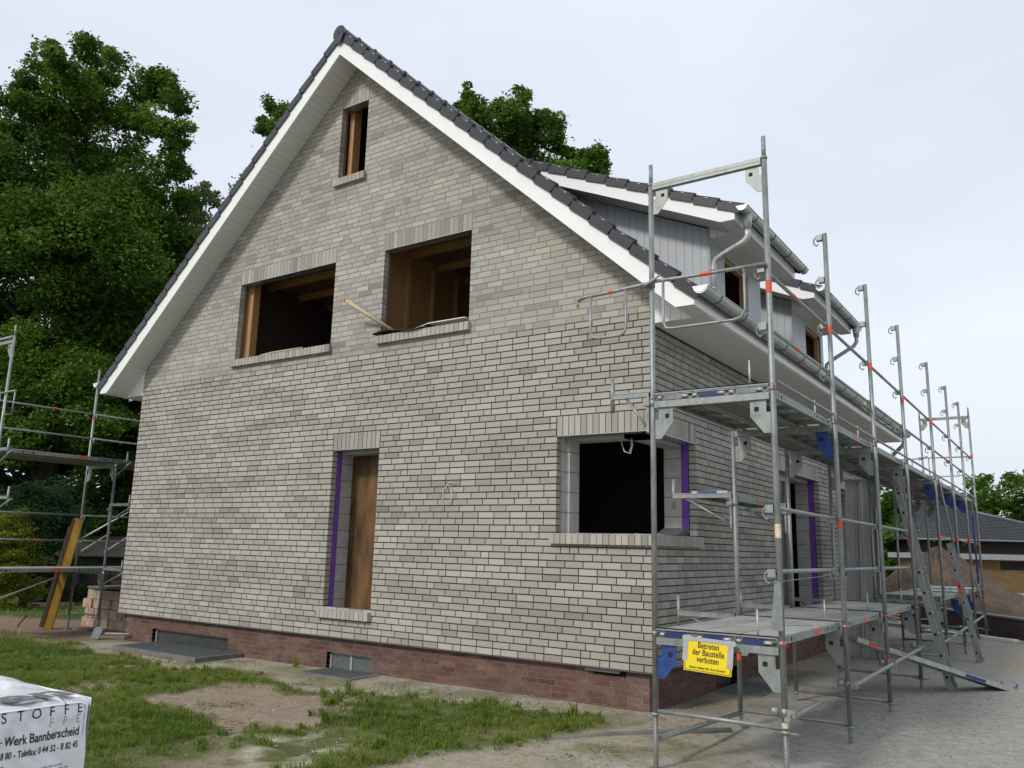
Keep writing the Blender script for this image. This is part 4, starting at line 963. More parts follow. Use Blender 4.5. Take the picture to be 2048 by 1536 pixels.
for j in range(3):
    mb = MB(); p = A_+ud*(.6+j*.75)-vd*.2+Vector((0, 0, .86)); mb.tube(p+ud*.0, p+vd*1.1+ud*.35+Vector((0, 0, .62)), .022, 6)
    tag(mb.build('roof_lath', 'pale_timber', None, origin=tuple(p)), ('pale lath lying up the shed roof, the leftmost one', 'pale lath lying up the shed roof, between the other two', 'pale lath lying up the shed roof, nearest to the house')[j], 'lath', 'laths on the shed roof')
fwm = MB(); 
for i in range(46):
    x = rng.uniform(0, 4.4); zz = rng.choice((-.45, -.22, .0, .18)); c = Vector((-20.6, 3.2, 0))+ud*x
    fwm.obox(c+Vector((0, 0, zz+.1))+vd*rng.uniform(0, .08), ud*rng.uniform(.14, .28), vd*.16, Vector((0, 0, rng.uniform(.08, .13))))
tag(fwm.build('stone_wall', 'field_stone', None, origin=(-18.5, 4.5, -.45)), 'low dark field-stone wall below the shed behind the left lawn', 'wall')
tr = MB(); nx_, ny_ = 14, 8; k = len(tr.v)
for i in range(nx_):
    for j in range(ny_):
        u, v = i/(nx_-1), j/(ny_-1); p = Vector((-18.0, 1.3, 0))+Vector((-.9, 2.0, 0))*u+Vector((-1.4, .3, 0))*v
        tr.v.append((p.x, p.y, -.40+.09*math.sin(u*3)*math.sin(v*3.1)+.06*math.sin(u*11+v*5)*v+.10*u*(1-v)+rng.uniform(-.02, .02)))
for i in range(nx_-1):
    for j in range(ny_-1): tr.f.append((k+i*ny_+j, k+i*ny_+j+1, k+(i+1)*ny_+j+1, k+(i+1)*ny_+j)); tr.m.append(0); tr.t.append(.5); tr.sm.append(True)
tag(tr.build('tarpaulin', 'tarp', None, origin=(-19.5, 2.2, -.45)), 'crumpled pale grey tarpaulin spread on the lawn by the clipped dark shrub', 'tarpaulin')
pp = MB(); pp.box(-18.3, -17.7, 2.3, 3.2, -.44, -.36); tag(pp.build('pallet_board', 'rusty_block', None, origin=(-18.5, 2.5, -.46)), 'reddish flat board lying on the lawn in front of the tarpaulin', 'board')

# ------------------------------------------------------------------ light-well grates
for nm, (x0, x1, y0, y1), lab in (('a', (-9.15, -6.95, -.80, .06), 'long steel grate on a concrete kerb in front of the wide basement window'), ('b', (-5.05, -4.05, -.52, .06), 'small steel grate in front of the louvred basement window')):
    gr = empty('window_grate', ((x0+x1)/2, (y0+y1)/2, -.5)); tag(gr, lab, 'grate', 'light-well grates')
    h = -.395 if nm == 'a' else -.425
    kb = MB(); kb.box(x0, x1, y0, y0+.09, -.6, h); kb.box(x0, x0+.09, y0+.09, y1, -.6, h); kb.box(x1-.09, x1, y0+.09, y1, -.6, h); kb.build('kerb', 'concrete', gr)
    gm_ = MB(); gm_.box(x0+.05, x1-.05, y0+.04, y1, -.60, -.58, 1)
    x = x0+.06
    while x < x1-.05: gm_.box(x, x+.005, y0+.03, y1, h-.02, h+.006); x += .033
    y = y0+.035
    while y < y1: gm_.box(x0+.05, x1-.05, y, y+.004, h-.015, h+.0045); y += .033
    gm_.build('grating', ['grate_steel', 'dark_slot'], gr)
gs = MB(); gs.box(-.06, .55, 1.9, 3.1, -.45, -.415); tag(gs.build('side_grate', 'grate_steel', None, origin=(.2, 2.5, -.45)), 'flat steel grate beside the plinth under the lower scaffold deck', 'grate')
kp = MB(); kp.path([(-.35, -1.95, -.43), (.1, -1.2, -.425), (.62, -.62, -.42), (.95, -.25, -.415)], [.03, .035, .035, .03], 8); tag(kp.build('kerb_pipe', 'concrete', None, origin=(.2, -1, -.43)), 'thin concrete edging piece half buried in the sand near the front scaffold leg', 'edging')

# ------------------------------------------------------------------ wrapped pallet, front left
pal = empty('wrapped_pallet', (-1.7, -6.4, -.45)); tag(pal, 'pallet of bricks wrapped in printed white film in the bottom left corner of the photo', 'pallet')
px0, px1, py0, py1, pz0, pz1 = -2.45, -1.105, -7.2, -5.725, -.46, .352
me = D.meshes.new('film'); bm_v = []; bm_f = []
nn_ = 40; nr2 = np.random.RandomState(3)
def wrink(a, b, amp): return amp*(math.sin(a*23+math.sin(b*17)*1.7)*.5+math.sin(b*31+a*11)*.3+math.sin((a+b)*61)*.2)
mb = MB()
def sheetq(f, n1, n2, mi=0):
    k = len(mb.v)
    for i in range(n1+1):
        for j in range(n2+1): mb.v.append(tuple(f(i/n1, j/n2)))
    for i in range(n1):
        for j in range(n2): mb.f.append((k+i*(n2+1)+j, k+(i+1)*(n2+1)+j, k+(i+1)*(n2+1)+j+1, k+i*(n2+1)+j+1)); mb.m.append(mi); mb.t.append(.5); mb.sm.append(True)
edge = lambda u: min(1, min(u, 1-u)*8)
rel = lambda y, z: wrink(y*.9, z*1.0, .010)+.004*math.sin(y*70+math.sin(z*9)*3)
def relx(y, z):
    u = min(1, max(0, (y-py0)/(py1-py0))); v = min(1, max(0, (z-pz0)/(pz1-pz0)))
    return px1+rel(y, z)*edge(u)*edge(v)-.006*(1-edge(v))*(v > .5)-.022*math.exp(-(pz1-z)/.02)
sheetq(lambda u, v: (relx(py0+(py1-py0)*u, pz0+(pz1-pz0)*v), py0+(py1-py0)*u-(.012*math.sin(v*9) if u > .98 else 0)-.02*(1-v)*(u > .98), pz0+(pz1-pz0)*v+.005*math.sin(u*40)*(v > .98)), 150, 90)
sheetq(lambda u, v: (px0+(px1-px0)*u, py0+(py1-py0)*v-.03*(1-edge(u))*(v > .9), pz1+(wrink(u*1.2, v*1.4, .012)+.012)*edge(u)*edge(v)+.02*math.exp(-((v-.86)/.05)**2)*(1-u)-.02*math.exp(-(1-u)*(px1-px0)/.03)-.016*math.exp(-(1-v)*(py1-py0)/.03)+.03*math.exp(-((u-.35)/.22)**2-((v-.93)/.07)**2)), 110, 110)
sheetq(lambda u, v: (px1+(px0-px1)*u, py1+wrink(u, v, .006)*edge(u)*edge(v), pz0+(pz1-pz0)*v), 40, 30)
sheetq(lambda u, v: (px0+(px1-px0)*u, py0, pz0+(pz1-pz0)*v), 10, 6); sheetq(lambda u, v: (px0, py1+(py0-py1)*u, pz0+(pz1-pz0)*v), 10, 6)
mb.build('film', 'wrap_film', pal)
xd = (0, 1, -.0); yd = (0, 0, 1); xf = px1+.008
for i, ch in enumerate('STOFFE'): 
    y = -5.725-.062-(5-i)*.081-(5-i)**2*.0012; text3d('printed_letter', ch, 'ink', .080, (xf, y, pz1-.078), xd, yd, pal, align='CENTER', sx=.85)
for i, ch in enumerate('FFE'):
    y = -5.725-.062-(2-i)*.081; text3d('ghost_letter', ch, 'ink_faded', .070, (xf-.0005, y-.004, pz1-.135), xd, yd, pal, align='CENTER', sx=.8)
text3d('printed_line', '· Werk Bannberscheid', 'ink', .072, (xf, -5.778, pz1-.205), xd, yd, pal, sx=.69, bold=.0012, align='RIGHT')
text3d('printed_line', '52 - 8 80 - Telefax: 0 44 52 - 8 82 45', 'ink', .052, (xf, -5.778, pz1-.275), xd, yd, pal, sx=.64, bold=.0007, align='RIGHT')
text3d('printed_line', '.com', 'ink', .052, (xf, -6.19, pz1-.335), xd, yd, pal, sx=.85, bold=.0007, align='RIGHT')
for i in range(5):
    mb2 = MB(); z = pz1-.355-i*.021
    y = -6.06; e_ = -5.83-rng.uniform(0, .05)
    while y < e_:
        w_ = rng.uniform(.012, .035); mb2.box(xf-.0005, xf+.0004, y, y+w_, z-.007, z+.002+rng.uniform(0, .002)); y += w_+.006
    mb2.build('printed_small_text', 'ink_faded', pal)
for i in range(6):
    mb2 = MB(); z = pz1-.36-i*.021; y = -6.5; e_ = -6.16-rng.uniform(0, .05)
    while y < e_:
        w_ = rng.uniform(.012, .035); mb2.box(xf-.0005, xf+.0004, y, y+w_, z-.007, z+.002); y += w_+.006
    mb2.build('printed_small_text', 'ink_faded', pal)
for o_ in pal.children:
    if o_.name.startswith(('printed', 'ghost')):
        for v_ in o_.data.vertices:
            p_ = v_.co+o_.location+pal.location if o_.name.startswith('printed_small') else v_.co+pal.location
            dx_ = relx(p_.y, p_.z)-px1-.008+.0022; v_.co.x += dx_
text3d('logo_letters', 'en', 'ink_grey', .42, (px1-.035, -5.80, pz1+.026), (0, 1, 0), (-1, 0, 0), pal, sx=1.0, bold=.012, align='RIGHT')
text3d('logo_letters', 'l', 'ink_grey', .42, (px1-.035, -6.38, pz1+.026), (0, 1, 0), (-1, 0, 0), pal, sx=1.0, bold=.012, align='RIGHT')

# ------------------------------------------------------------------ right background
def rowwall(A, B, z0, z1, th=.3, courses=True):
    A = Vector(A); B = Vector(B); u = (B-A).normalized(); L = (B-A).length; v = Vector((-u.y, u.x, 0)); mb = MB()
    P = lambda s, z, dd: tuple(A+u*s+v*dd+Vector((0, 0, z)))
    r = 0; z = z0
    while z < z1-.02:
        s = -.12*(r % 2)
        while s < L:
            a, b = max(0, s), min(L, s+.238)
            if b-a > .03: mb.prism([P(a, z, 0), P(b, z, 0), P(b, z+.066, 0), P(a, z+.066, 0)], v*.08, 0, .5)
            s += .25
        z += .075; r += 1
    mb.prism([P(0.01, z0, .012), P(L-.01, z0, .012), P(L-.01, z1-.02, .012), P(0.01, z1-.02, .012)], v*(th-.02), 1)
    mb.prism([P(0, z1-.012, -.02), P(L, z1-.012, -.02), P(L, z1+.025, -.02), P(0, z1+.025, -.02)], v*(th+.04), 2)
    return mb
tag(rowwall((-2.6, 20.3, 0), (5.2, 9.9, 0), -.47, .03).build('low_brick_wall', ['dark_brick', 'dark_brick_mortar', 'concrete'], None, origin=(1, 15.5, -.45)), 'low dark brown brick garden wall in front of the soil heap', 'wall')
def heap(cx, cy, rx, ry, h, seed):
    rs = np.random.RandomState(seed); mb = MB(); n, m_ = 60, 26; k = 0
    ph = rs.rand(6)*6
    mb.v.append((cx, cy, h-.45))
    for j in range(1, m_+1):
        r = j/m_
        for i in range(n):
            t = 2*math.pi*i/n; k1 = 1+.14*math.sin(2*t+ph[0])+.08*math.sin(5*t+ph[1])+.03*math.sin(11*t+ph[2])
            z = h*(1-r)**1.05*(1+.05*math.sin(9*t+ph[3]+r*5))+rs.uniform(-.09, .09)*(r < 1)+.10*math.sin(7*r+3*t)*r*(1-r)
            mb.v.append((cx+rx*r*k1*math.cos(t), cy+ry*r*k1*math.sin(t), max(z+.07*math.sin(t*17+r*31)*math.sin(r*23)*(1-r)*r*3, 0)-.47))
    for i in range(n): mb.f.append((0, 1+i, 1+(i+1) % n)); mb.m.append(0); mb.t.append(.5); mb.sm.append(True)
    for j in range(m_-1):
        for i in range(n):
            a, b = 1+j*n+i, 1+j*n+(i+1) % n; mb.f.append((a, a+n, b+n, b)); mb.m.append(0); mb.t.append(.5); mb.sm.append(True)
    return mb
tag(heap(.25, 20.6, 3.1, 3.6, 2.12, 2).build('soil_heap', 'heap_soil', None, origin=(.4, 20.6, -.45)), 'big brown heap of excavated soil behind the low brick wall', 'soil heap')
tag(heap(-2.3, 21.0, 3.0, 2.8, 1.55, 7).build('soil_heap', 'heap_soil', None, origin=(-2.6, 21.6, -.45)), 'lower brown soil heap left of the big one, seen through the scaffold', 'soil heap')
gar = empty('flat_roof_garage', (2.5, 47, -.4)); tag(gar, 'yellow brick flat-roofed garage with a dark window strip behind the soil heap', 'garage')
gA = Vector((-2.6, 42.6, 0)); gB = Vector((7.0, 48.8, 0)); gu = (gB-gA).normalized(); gv = Vector((-gu.y, gu.x, 0)); GZ = 1.30
mb = MB(); mb.prism([gA+Vector((0, 0, -.5)), gB+Vector((0, 0, -.5)), gB+Vector((0, 0, GZ)), gA+Vector((0, 0, GZ))], gv*5)
go_ = mb.build('wall', 'yellow_brick', gar)
mb = MB(); q = gA-gu*.4-gv*.5; mb.prism([q+Vector((0, 0, GZ)), q+gu*12+Vector((0, 0, GZ)), q+gu*12+Vector((0, 0, GZ+.30)), q+Vector((0, 0, GZ+.30))], gv*6); mb.build('roof', 'roof_felt_edge', gar)
mb = MB(); q = gA+gu*3.35-gv*.02; mb.prism([q+Vector((0, 0, .78)), q+gu*3.2+Vector((0, 0, .78)), q+gu*3.2+Vector((0, 0, 1.22)), q+Vector((0, 0, 1.22))], gv*.03); wi = mb.build('window', 'dark_slot', gar)
mb = MB(); mb.prism([q+gu*1.5-gv*.02+Vector((0, 0, .78)), q+gu*1.56-gv*.02+Vector((0, 0, .78)), q+gu*1.56-gv*.02+Vector((0, 0, 1.22)), q+gu*1.5-gv*.02+Vector((0, 0, 1.22))], gv*.02); mb.build('mullion', 'brown_wood', wi)
bun = empty('bungalow', (-2, 58, 0)); tag(bun, 'bungalow with a grey tiled hip roof behind the garage', 'house')
hA = Vector((-5.7, 53.58, 2.55)); hB = Vector((5.6, 61.3, 2.55)); hu = (hB-hA); hu.z = 0; HLn = hu.length; hu.normalize(); hv = Vector((-hu.y, hu.x, 0))
mb = MB(); mb.prism([hA+hu*.6+hv*.6+Vector((0, 0, -3)), hB-hu*.6+hv*.6+Vector((0, 0, -3)), hB-hu*.6+hv*.6, hA+hu*.6+hv*.6], hv*9); mb.build('wall', 'dark_timber_band', bun)
mb = MB(); hr = 2.7
p0, p1, p2, p3 = hA, hB, hB+hv*10.5, hA+hv*10.5; r0 = hA+hu*1.6+hv*4.0+Vector((0, 0, hr)); r1 = hA+hu*(3.7)+hv*4.0+Vector((0, 0, hr))
mb.face([p0, p1, r1, r0]); mb.face([p1, p2, r1]); mb.face([p2, p3, r0, r1]); mb.face([p3, p0, r0]); mb.face([p3, p2, p1, p0])
nt_ = 26
for r in range(nt_):       # tile courses as slight steps on the front slope
    t0, t1 = r/nt_, (r+1)/nt_
    a0, b0_ = p0.lerp(r0, t0), p1.lerp(r1, t0); a1, b1_ = p0.lerp(r0, t1), p1.lerp(r1, t1)
    nrm = (b0_-a0).cross(a1-a0).normalized()
    if nrm.z < 0: nrm = -nrm
    W_ = (b0_-a0).length; nn2 = max(1, int(W_/.3))
    for i in range(nn2):
        f0, f1 = i/nn2, (i+.72)/nn2
        mb.face([a0.lerp(b0_, f0)+nrm*.08, a0.lerp(b0_, f1)+nrm*.08, a1.lerp(b1_, f1)+nrm*.01, a1.lerp(b1_, f0)+nrm*.01], 0)
        mb.face([a0.lerp(b0_, f0)+nrm*.0, a0.lerp(b0_, f1)+nrm*.0, a0.lerp(b0_, f1)+nrm*.08, a0.lerp(b0_, f0)+nrm*.08], 0)
ro_ = mb.build('roof', 'grey_tile', bun)
for a, b in ((r0, r1), (r1, p1), (r0, p0)):
    rg = MB(); rg.tube(a+Vector((0, 0, .08)), b+Vector((0, 0, .08)), .11, 8); rg.build('ridge', 'grey_tile', bun)
mb = MB(); mb.tube(hA+Vector((0, 0, .02))-hv*.08, hB+Vector((0, 0, .02))-hv*.08, .06, 8); mb.build('gutter', 'grate_steel', bun)
yl = MB(); yl.obox((1.9, 60.8, 4.0), (.55, .3, 0), (-.1, .2, 0), (0, 0, .16)); tag(yl.build('yellow_hood', 'sign_yellow', None, origin=(1.9, 60.8, 4)), 'small yellow object just behind the hip of the tiled bungalow roof', 'roof hood')
# wood scraps, planks on the yard
for i in range(16):
    mb = MB(); c = Vector((-.5+rng.uniform(-.9, .9), 16.1+rng.uniform(-.5, .9), -.42+rng.uniform(.02, .22))); a_ = rng.uniform(0, 3.14); d = Vector((math.cos(a_), math.sin(a_), rng.uniform(-.2, .2))).normalized()
    s_ = d.cross(Vector((0, 0, 1))).normalized(); mb.obox(c, d*rng.uniform(.3, .7), s_*.035, s_.cross(d)*.012)
    tag(mb.build('timber_offcut', 'pale_timber', None, origin=tuple(c)), 'pale timber offcut in the loose pile by the low brick wall', 'offcut', 'loose pile of pale timber offcuts by the low brick wall')
mb = MB(); mb.obox((1.7, 13.3, -.39), (.95, -.62, 0), (.05, .08, 0), (0, 0, .03)); tag(mb.build('white_board', 'white_fascia', None, origin=(1.7, 13.3, -.4)), 'long white board lying on the yard in front of the low brick wall', 'board')
mb = MB(); mb.tube((-.6, 15.0, -.35), (1.2, 13.9, -.36), .05, 8); tag(mb.build('grey_pipe', 'pvc_grey', None, origin=(.3, 14.4, -.36)), 'grey pipe lying on the yard behind the scaffold, left of the white board', 'pipe')
mb = MB(); mb.obox((2.6, 12.9, -.41), (.45, -.1, 0), (.03, .09, 0), (0, 0, .015)); tag(mb.build('flat_board', 'pale_timber', None, origin=(2.6, 12.9, -.42)), 'flat pale timber board beyond the right end of the white board', 'board')

# ------------------------------------------------------------------ ground
def vnoise(X, Y, sc, seed):
    rs = np.random.RandomState(seed); g = rs.rand(256, 256); x = X*sc+1000.3; y = Y*sc+1000.7
    i = np.floor(x).astype(int); j = np.floor(y).astype(int); fx = x-i; fy = y-j; fx = fx*fx*(3-2*fx); fy = fy*fy*(3-2*fy)
    G = lambda a, b: g[a % 256, b % 256]
    return (G(i, j)*(1-fx)+G(i+1, j)*fx)*(1-fy)+(G(i, j+1)*(1-fx)+G(i+1, j+1)*fx)*fy
def fbm(X, Y, sc, seed, o=4):
    s = 0; a = .5
    for k in range(o): s = s+a*vnoise(X, Y, sc*2**k, seed+k); a *= .5
    return s/(1-.5**o)
def inpoly(X, Y, poly, soft=.0):
    ins = np.zeros(X.shape, bool); dm = np.full(X.shape, 1e9); n = len(poly)
    for i in range(n):
        x1, y1 = poly[i]; x2, y2 = poly[(i+1) % n]
        c = ((y1 > Y) != (y2 > Y)) & (X < (x2-x1)*(Y-y1)/((y2-y1) if y2 != y1 else 1e-9)+x1); ins ^= c
        t = np.clip(((X-x1)*(x2-x1)+(Y-y1)*(y2-y1))/((x2-x1)**2+(y2-y1)**2), 0, 1)
        dm = np.minimum(dm, np.hypot(X-x1-t*(x2-x1), Y-y1-t*(y2-y1)))
    return np.where(ins, dm, -dm)
LAWN = [(-40, -1.0), (-17, -.55), (-12.2, -.75), (-11.3, -.55), (-9.2, -.95), (-6.8, -1.35), (-5.4, -.75), (-4.9, -1.05), (-4.2, -1.35), (-3.2, -1.15), (-2.6, -1.0), (-1.66, -.62), (-.35, -.42), (-.12, -1.3), (-.45, -2.2), (-.62, -3.2), (-.75, -4.5), (-.9, -7), (-.9, -12), (-40, -12)]
BARE = [(-5.1, -3.0), (-4.9, -1.75), (-3.7, -1.5), (-3.0, -1.5), (-2.5, -2.1), (-1.95, -2.9), (-2.5, -3.3), (-3.1, -3.35), (-4.02, -3.3)]
WHITE = [(-2.45, -3.45), (-2.0, -2.75), (-1.45, -2.8), (-1.2, -3.5), (-1.1, -4.2), (-1.9, -4.0)]
LAWN2 = [(-40, -.7), (-20, -.35), (-16.6, .1), (-14.8, .9), (-13.6, 1.7), (-12.7, 2.4), (-12.0, 3.4), (-12.0, 40), (-40, 40)]
def lawn(X, Y):
    nz_ = (fbm(X, Y, 1.6, 11)-.5)*1.15+(fbm(X, Y, 6, 15)-.5)*.65
    a = np.clip((inpoly(X, Y, LAWN)+nz_*.55+.02)/.25, 0, 1)
    b = np.clip((inpoly(X, Y, BARE)+nz_*.75+.05)/.22, 0, 1); w_ = np.clip((inpoly(X, Y, WHITE)+nz_*.6)/.2, 0, 1)
    spots = np.clip((fbm(X, Y, .9, 40)-.63)*9, 0, 1)
    b2 = np.clip((1-np.hypot((X+1.9)/.7, (Y+4.3)/.5)+nz_)*3, 0, 1)
    l2 = np.clip((inpoly(X, Y, LAWN2)+nz_*.6)/.3, 0, 1)
    return np.clip(np.maximum(a*(1-b)*(1-w_)*(1-.8*spots)*(1-b2), l2), 0, 1), a, b, w_, l2
def gz(X, Y):
    z = -.425-.045*np.clip((-X-2)/6, 0, 1)
    L, a, b, w_, l2 = lawn(X, Y)
    near = np.clip(1-np.abs(Y+2)/25, 0, 1)
    z = z+L*.03+(fbm(X, Y, 1.1, 21)-.5)*.05*np.maximum(a, l2)+(fbm(X, Y, 3.5, 23)-.5)*.03*np.clip(a+b, 0, 1)+(fbm(X, Y, 2.0, 24)-.5)*.02+(fbm(X, Y, 9, 26)-.5)*.022*np.clip(b+a*.6, .15, 1)+(fbm(X, Y, 4.5, 27)-.5)*.05*b
    hm = (X > WX0+.25) & (X < -.15) & (Y > .15) & (Y < HL)
    return np.where(hm, -.66, z)
xs = np.concatenate([[-700, -350, -180, -100, -70, -50, -40, -32, -26, -22], np.arange(-19, -9, .2), np.arange(-9, 3.6, .065), np.arange(3.7, 7, .3), [8, 10, 14, 20, 30, 50, 100, 200, 400, 700]])
ys_ = np.concatenate([[-400, -150, -60, -30, -18, -13, -10], np.arange(-8, -5, .2), np.arange(-5, 1.6, .065), np.arange(1.7, 12, .2), np.arange(12, 24, .5), [25, 27, 30, 34, 40, 50, 60, 80, 120, 200, 400, 700]])
GX, GY = np.meshgrid(xs, ys_, indexing='ij'); GZZ = gz(GX, GY)
L_, a_, b_, w__, l2_ = lawn(GX, GY)
def mixc(A, B, t): return A*(1-t[..., None])+np.array(B)*t[..., None]
drive = np.clip((GX-.55+ (fbm(GX, GY, .7, 31)-.5)*1.0+np.clip(GY+.6, -3, 1)*.35)/.5, 0, 1)
c_ = np.zeros(GX.shape+(3,))+np.array((.33, .295, .23))            # sandy strip at the wall
moss = np.clip((fbm(GX, GY, 2.2, 33)-.48)*5, 0, 1)*.6; c_ = mixc(c_, (.13, .14, .065), moss)
c_ = mixc(c_, (.325, .31, .28), drive)
c_ = mixc(c_, (.33, .29, .235), drive*np.clip((fbm(GX, GY, .35, 51)-.55)*5, 0, 1)*.6)
c_ = mixc(c_, (.31, .225, .13), drive*np.clip(1-np.hypot((GX-3.6)/1.2, (GY-8.5)/2.5), 0, 1))
c_ = mixc(c_, (.215, .15, .11), np.clip((-GX-10.3)/1.0, 0, 1)*np.clip((GY+1.3)/.5, 0, 1))
c_ = mixc(c_, (.10, .115, .04), a_); c_ = mixc(c_, (.27, .215, .165), a_*np.clip(b_+np.clip((fbm(GX, GY, .9, 40)-.63)*9, 0, 1)*.8, 0, 1))
c_ = mixc(c_, (.50, .45, .36), w__*np.clip((fbm(GX, GY, 2.8, 60)-.36)*5, 0, 1)); c_ = mixc(c_, (.06, .09, .025), l2_)
far = np.clip((np.hypot(GX, GY)-45)/20, 0, 1); c_ = mixc(c_, (.07, .10, .03), far)
gravel = np.clip(1-np.hypot((GX-.9)/.8, (GY+2.4)/1.2), 0, 1); c_ = mixc(c_, (.42, .40, .36), gravel*.7*np.clip((fbm(GX, GY, 4, 70)-.4)*4, 0, 1))
nx, ny = GX.shape
me = D.meshes.new('ground'); V = np.stack([GX, GY, GZZ], -1).reshape(-1, 3); me.vertices.add(len(V)); me.vertices.foreach_set('co', V.reshape(-1).astype(np.float32))
I, J = np.meshgrid(np.arange(nx-1), np.arange(ny-1), indexing='ij'); q0 = (I*ny+J).reshape(-1)
Fq = np.stack([q0, q0+ny, q0+ny+1, q0+1], -1)
me.loops.add(Fq.size); me.loops.foreach_set('vertex_index', Fq.reshape(-1).astype(np.int32)); me.polygons.add(len(Fq)); me.polygons.foreach_set('loop_start', np.arange(0, Fq.size, 4, dtype=np.int32))
me.polygons.foreach_set('use_smooth', np.ones(len(Fq), bool))
me.update(calc_edges=True); at_ = me.attributes.new('gcol', 'FLOAT_COLOR', 'POINT'); at_.data.foreach_set('color', np.concatenate([c_.reshape(-1, 3), np.ones((len(V), 1))], 1).reshape(-1).astype(np.float32))
me.materials.append(MATS['ground_soil']); go = D.objects.new('ground', me); COL.objects.link(go); tag(go, kind='structure')
# stones and crumbs
def crumbs(name, n, xr, yr, s0, s1, mat, seed, dens=None):
    rs = np.random.RandomState(seed); x = rs.uniform(*xr, n); y = rs.uniform(*yr, n)
    if dens is not None:
        k = rs.rand(n) < dens(x, y); x, y = x[k], y[k]; n = len(x)
    z = gz(x, y); s = rs.uniform(s0, s1, n)*rs.uniform(.5, 1, n); base = np.array([(1,0,0),(0,1,0),(-1,0,0),(0,-1,0),(0,0,1),(0,0,-1)], float)
    ang = rs.uniform(0, 6.28, n); P = base[None]*rs.uniform(.6, 1.3, (n, 6, 1))*s[:, None, None]; P[..., 2] *= .6
    ca, sa = np.cos(ang)[:, None], np.sin(ang)[:, None]; Xr = P[..., 0]*ca-P[..., 1]*sa; Yr = P[..., 0]*sa+P[..., 1]*ca
    Q = np.stack([Xr+x[:, None], Yr+y[:, None], P[..., 2]+z[:, None]+s[:, None]*.2], -1)
    F = [(0,1,4),(1,2,4),(2,3,4),(3,0,4),(1,0,5),(2,1,5),(3,2,5),(0,3,5)]
    T = Q[:, np.array(F)].reshape(-1, 3, 3)
    return quads(name, T, np.repeat(rs.rand(n), 8), mat)
MATS['crumb'] = None
attrmat('crumb', [(0, (.12, .10, .08)), (.5, (.28, .25, .20)), (1, (.50, .48, .44))], .95, 30, .2, .2)
tag(crumbs('gravel_crumbs', 30000, (-10.5, 3.5), (-4.5, 4), .003, .015, 'crumb', 9, lambda x, y: np.clip(.15+.85*np.clip((fbm(x, y, 1.3, 91)-.42)*5, 0, 1), 0, 1)*(1-.9*lawn(x, y)[0])), 'scattered small stones and mortar crumbs on the bare soil and the yard', 'gravel', kind='stuff')
# ------------------------------------------------------------------ grass
def grass(name, n, xr, yr, h0, h1, w0, seed, yel=0, extra=None):
    rs = np.random.RandomState(seed); x = rs.uniform(*xr, n); y = rs.uniform(*yr, n); L = (extra or (lambda a, b: lawn(a, b)[0]))(x, y)
    cl_ = fbm(x, y, 3.2, 77); keep = rs.rand(n) < L*np.clip(.30+3.4*(cl_-.40), .05, 1); x, y, L, cl_ = x[keep], y[keep], L[keep], cl_[keep]; n = len(x)
    x = x+rs.normal(0, .012, n); z = gz(x, y)-.005
    tall = fbm(x, y, 1.2, 81); h = (h0+(h1-h0)*rs.rand(n)**1.5)*(.55+1.0*tall)*(.6+.4*L); wd = w0*rs.uniform(.6, 1.3, n)
    th = rs.uniform(0, 6.283, n); lean = rs.uniform(.1, 1.0, n)*h; lt_ = th+rs.uniform(-1, 1, n)+1.57
    dx, dy = np.cos(th)*wd, np.sin(th)*wd; lx, ly = np.cos(lt_)*lean, np.sin(lt_)*lean
    b0 = np.stack([x-dx, y-dy, z], -1); b1 = np.stack([x+dx, y+dy, z], -1)
    m0 = np.stack([x-dx*.8+lx*.35, y-dy*.8+ly*.35, z+h*.6], -1); m1 = np.stack([x+dx*.8+lx*.35, y+dy*.8+ly*.35, z+h*.6], -1); tp_ = np.stack([x+lx, y+ly, z+h*.95], -1)
    T = np.stack([b0, b1, m1, m0], 1); T2 = np.stack([m0, m1, tp_, tp_*.999+m0*.001], 1)
    patch = fbm(x, y, .8, 85); tone = np.clip(.30+1.5*(patch-.5)+.42*rs.rand(n)+yel+.4*(rs.rand(n) > .92), 0, 1)
    return quads(name, np.concatenate([T, T2]), np.concatenate([tone, np.clip(tone+.06, 0, 1)]), 'grass_blade')
tag(grass('lawn_grass', 330000, (-13.5, -.1), (-5.2, -.3), .018, .068, .0030, 1), 'short patchy green grass on the ground in front of the gable', 'grass', kind='stuff')
tag(grass('far_grass', 50000, (-26, -9.0), (-3.2, 7.5), .04, .11, .007, 2), 'green grass on the far left beyond the bare soil strip', 'grass', kind='stuff')
def sparse(x, y): return np.clip((fbm(x, y, 1.7, 93)-.5)*3, 0, 1)*.5*(x < 2.4)*(y < .03)
tag(grass('weed_tufts', 9000, (-10.3, 1.9), (-3.5, .03), .015, .07, .0035, 3, 0, sparse), 'thin weeds and moss strands on the sandy strip along the plinth', 'weeds', kind='stuff')
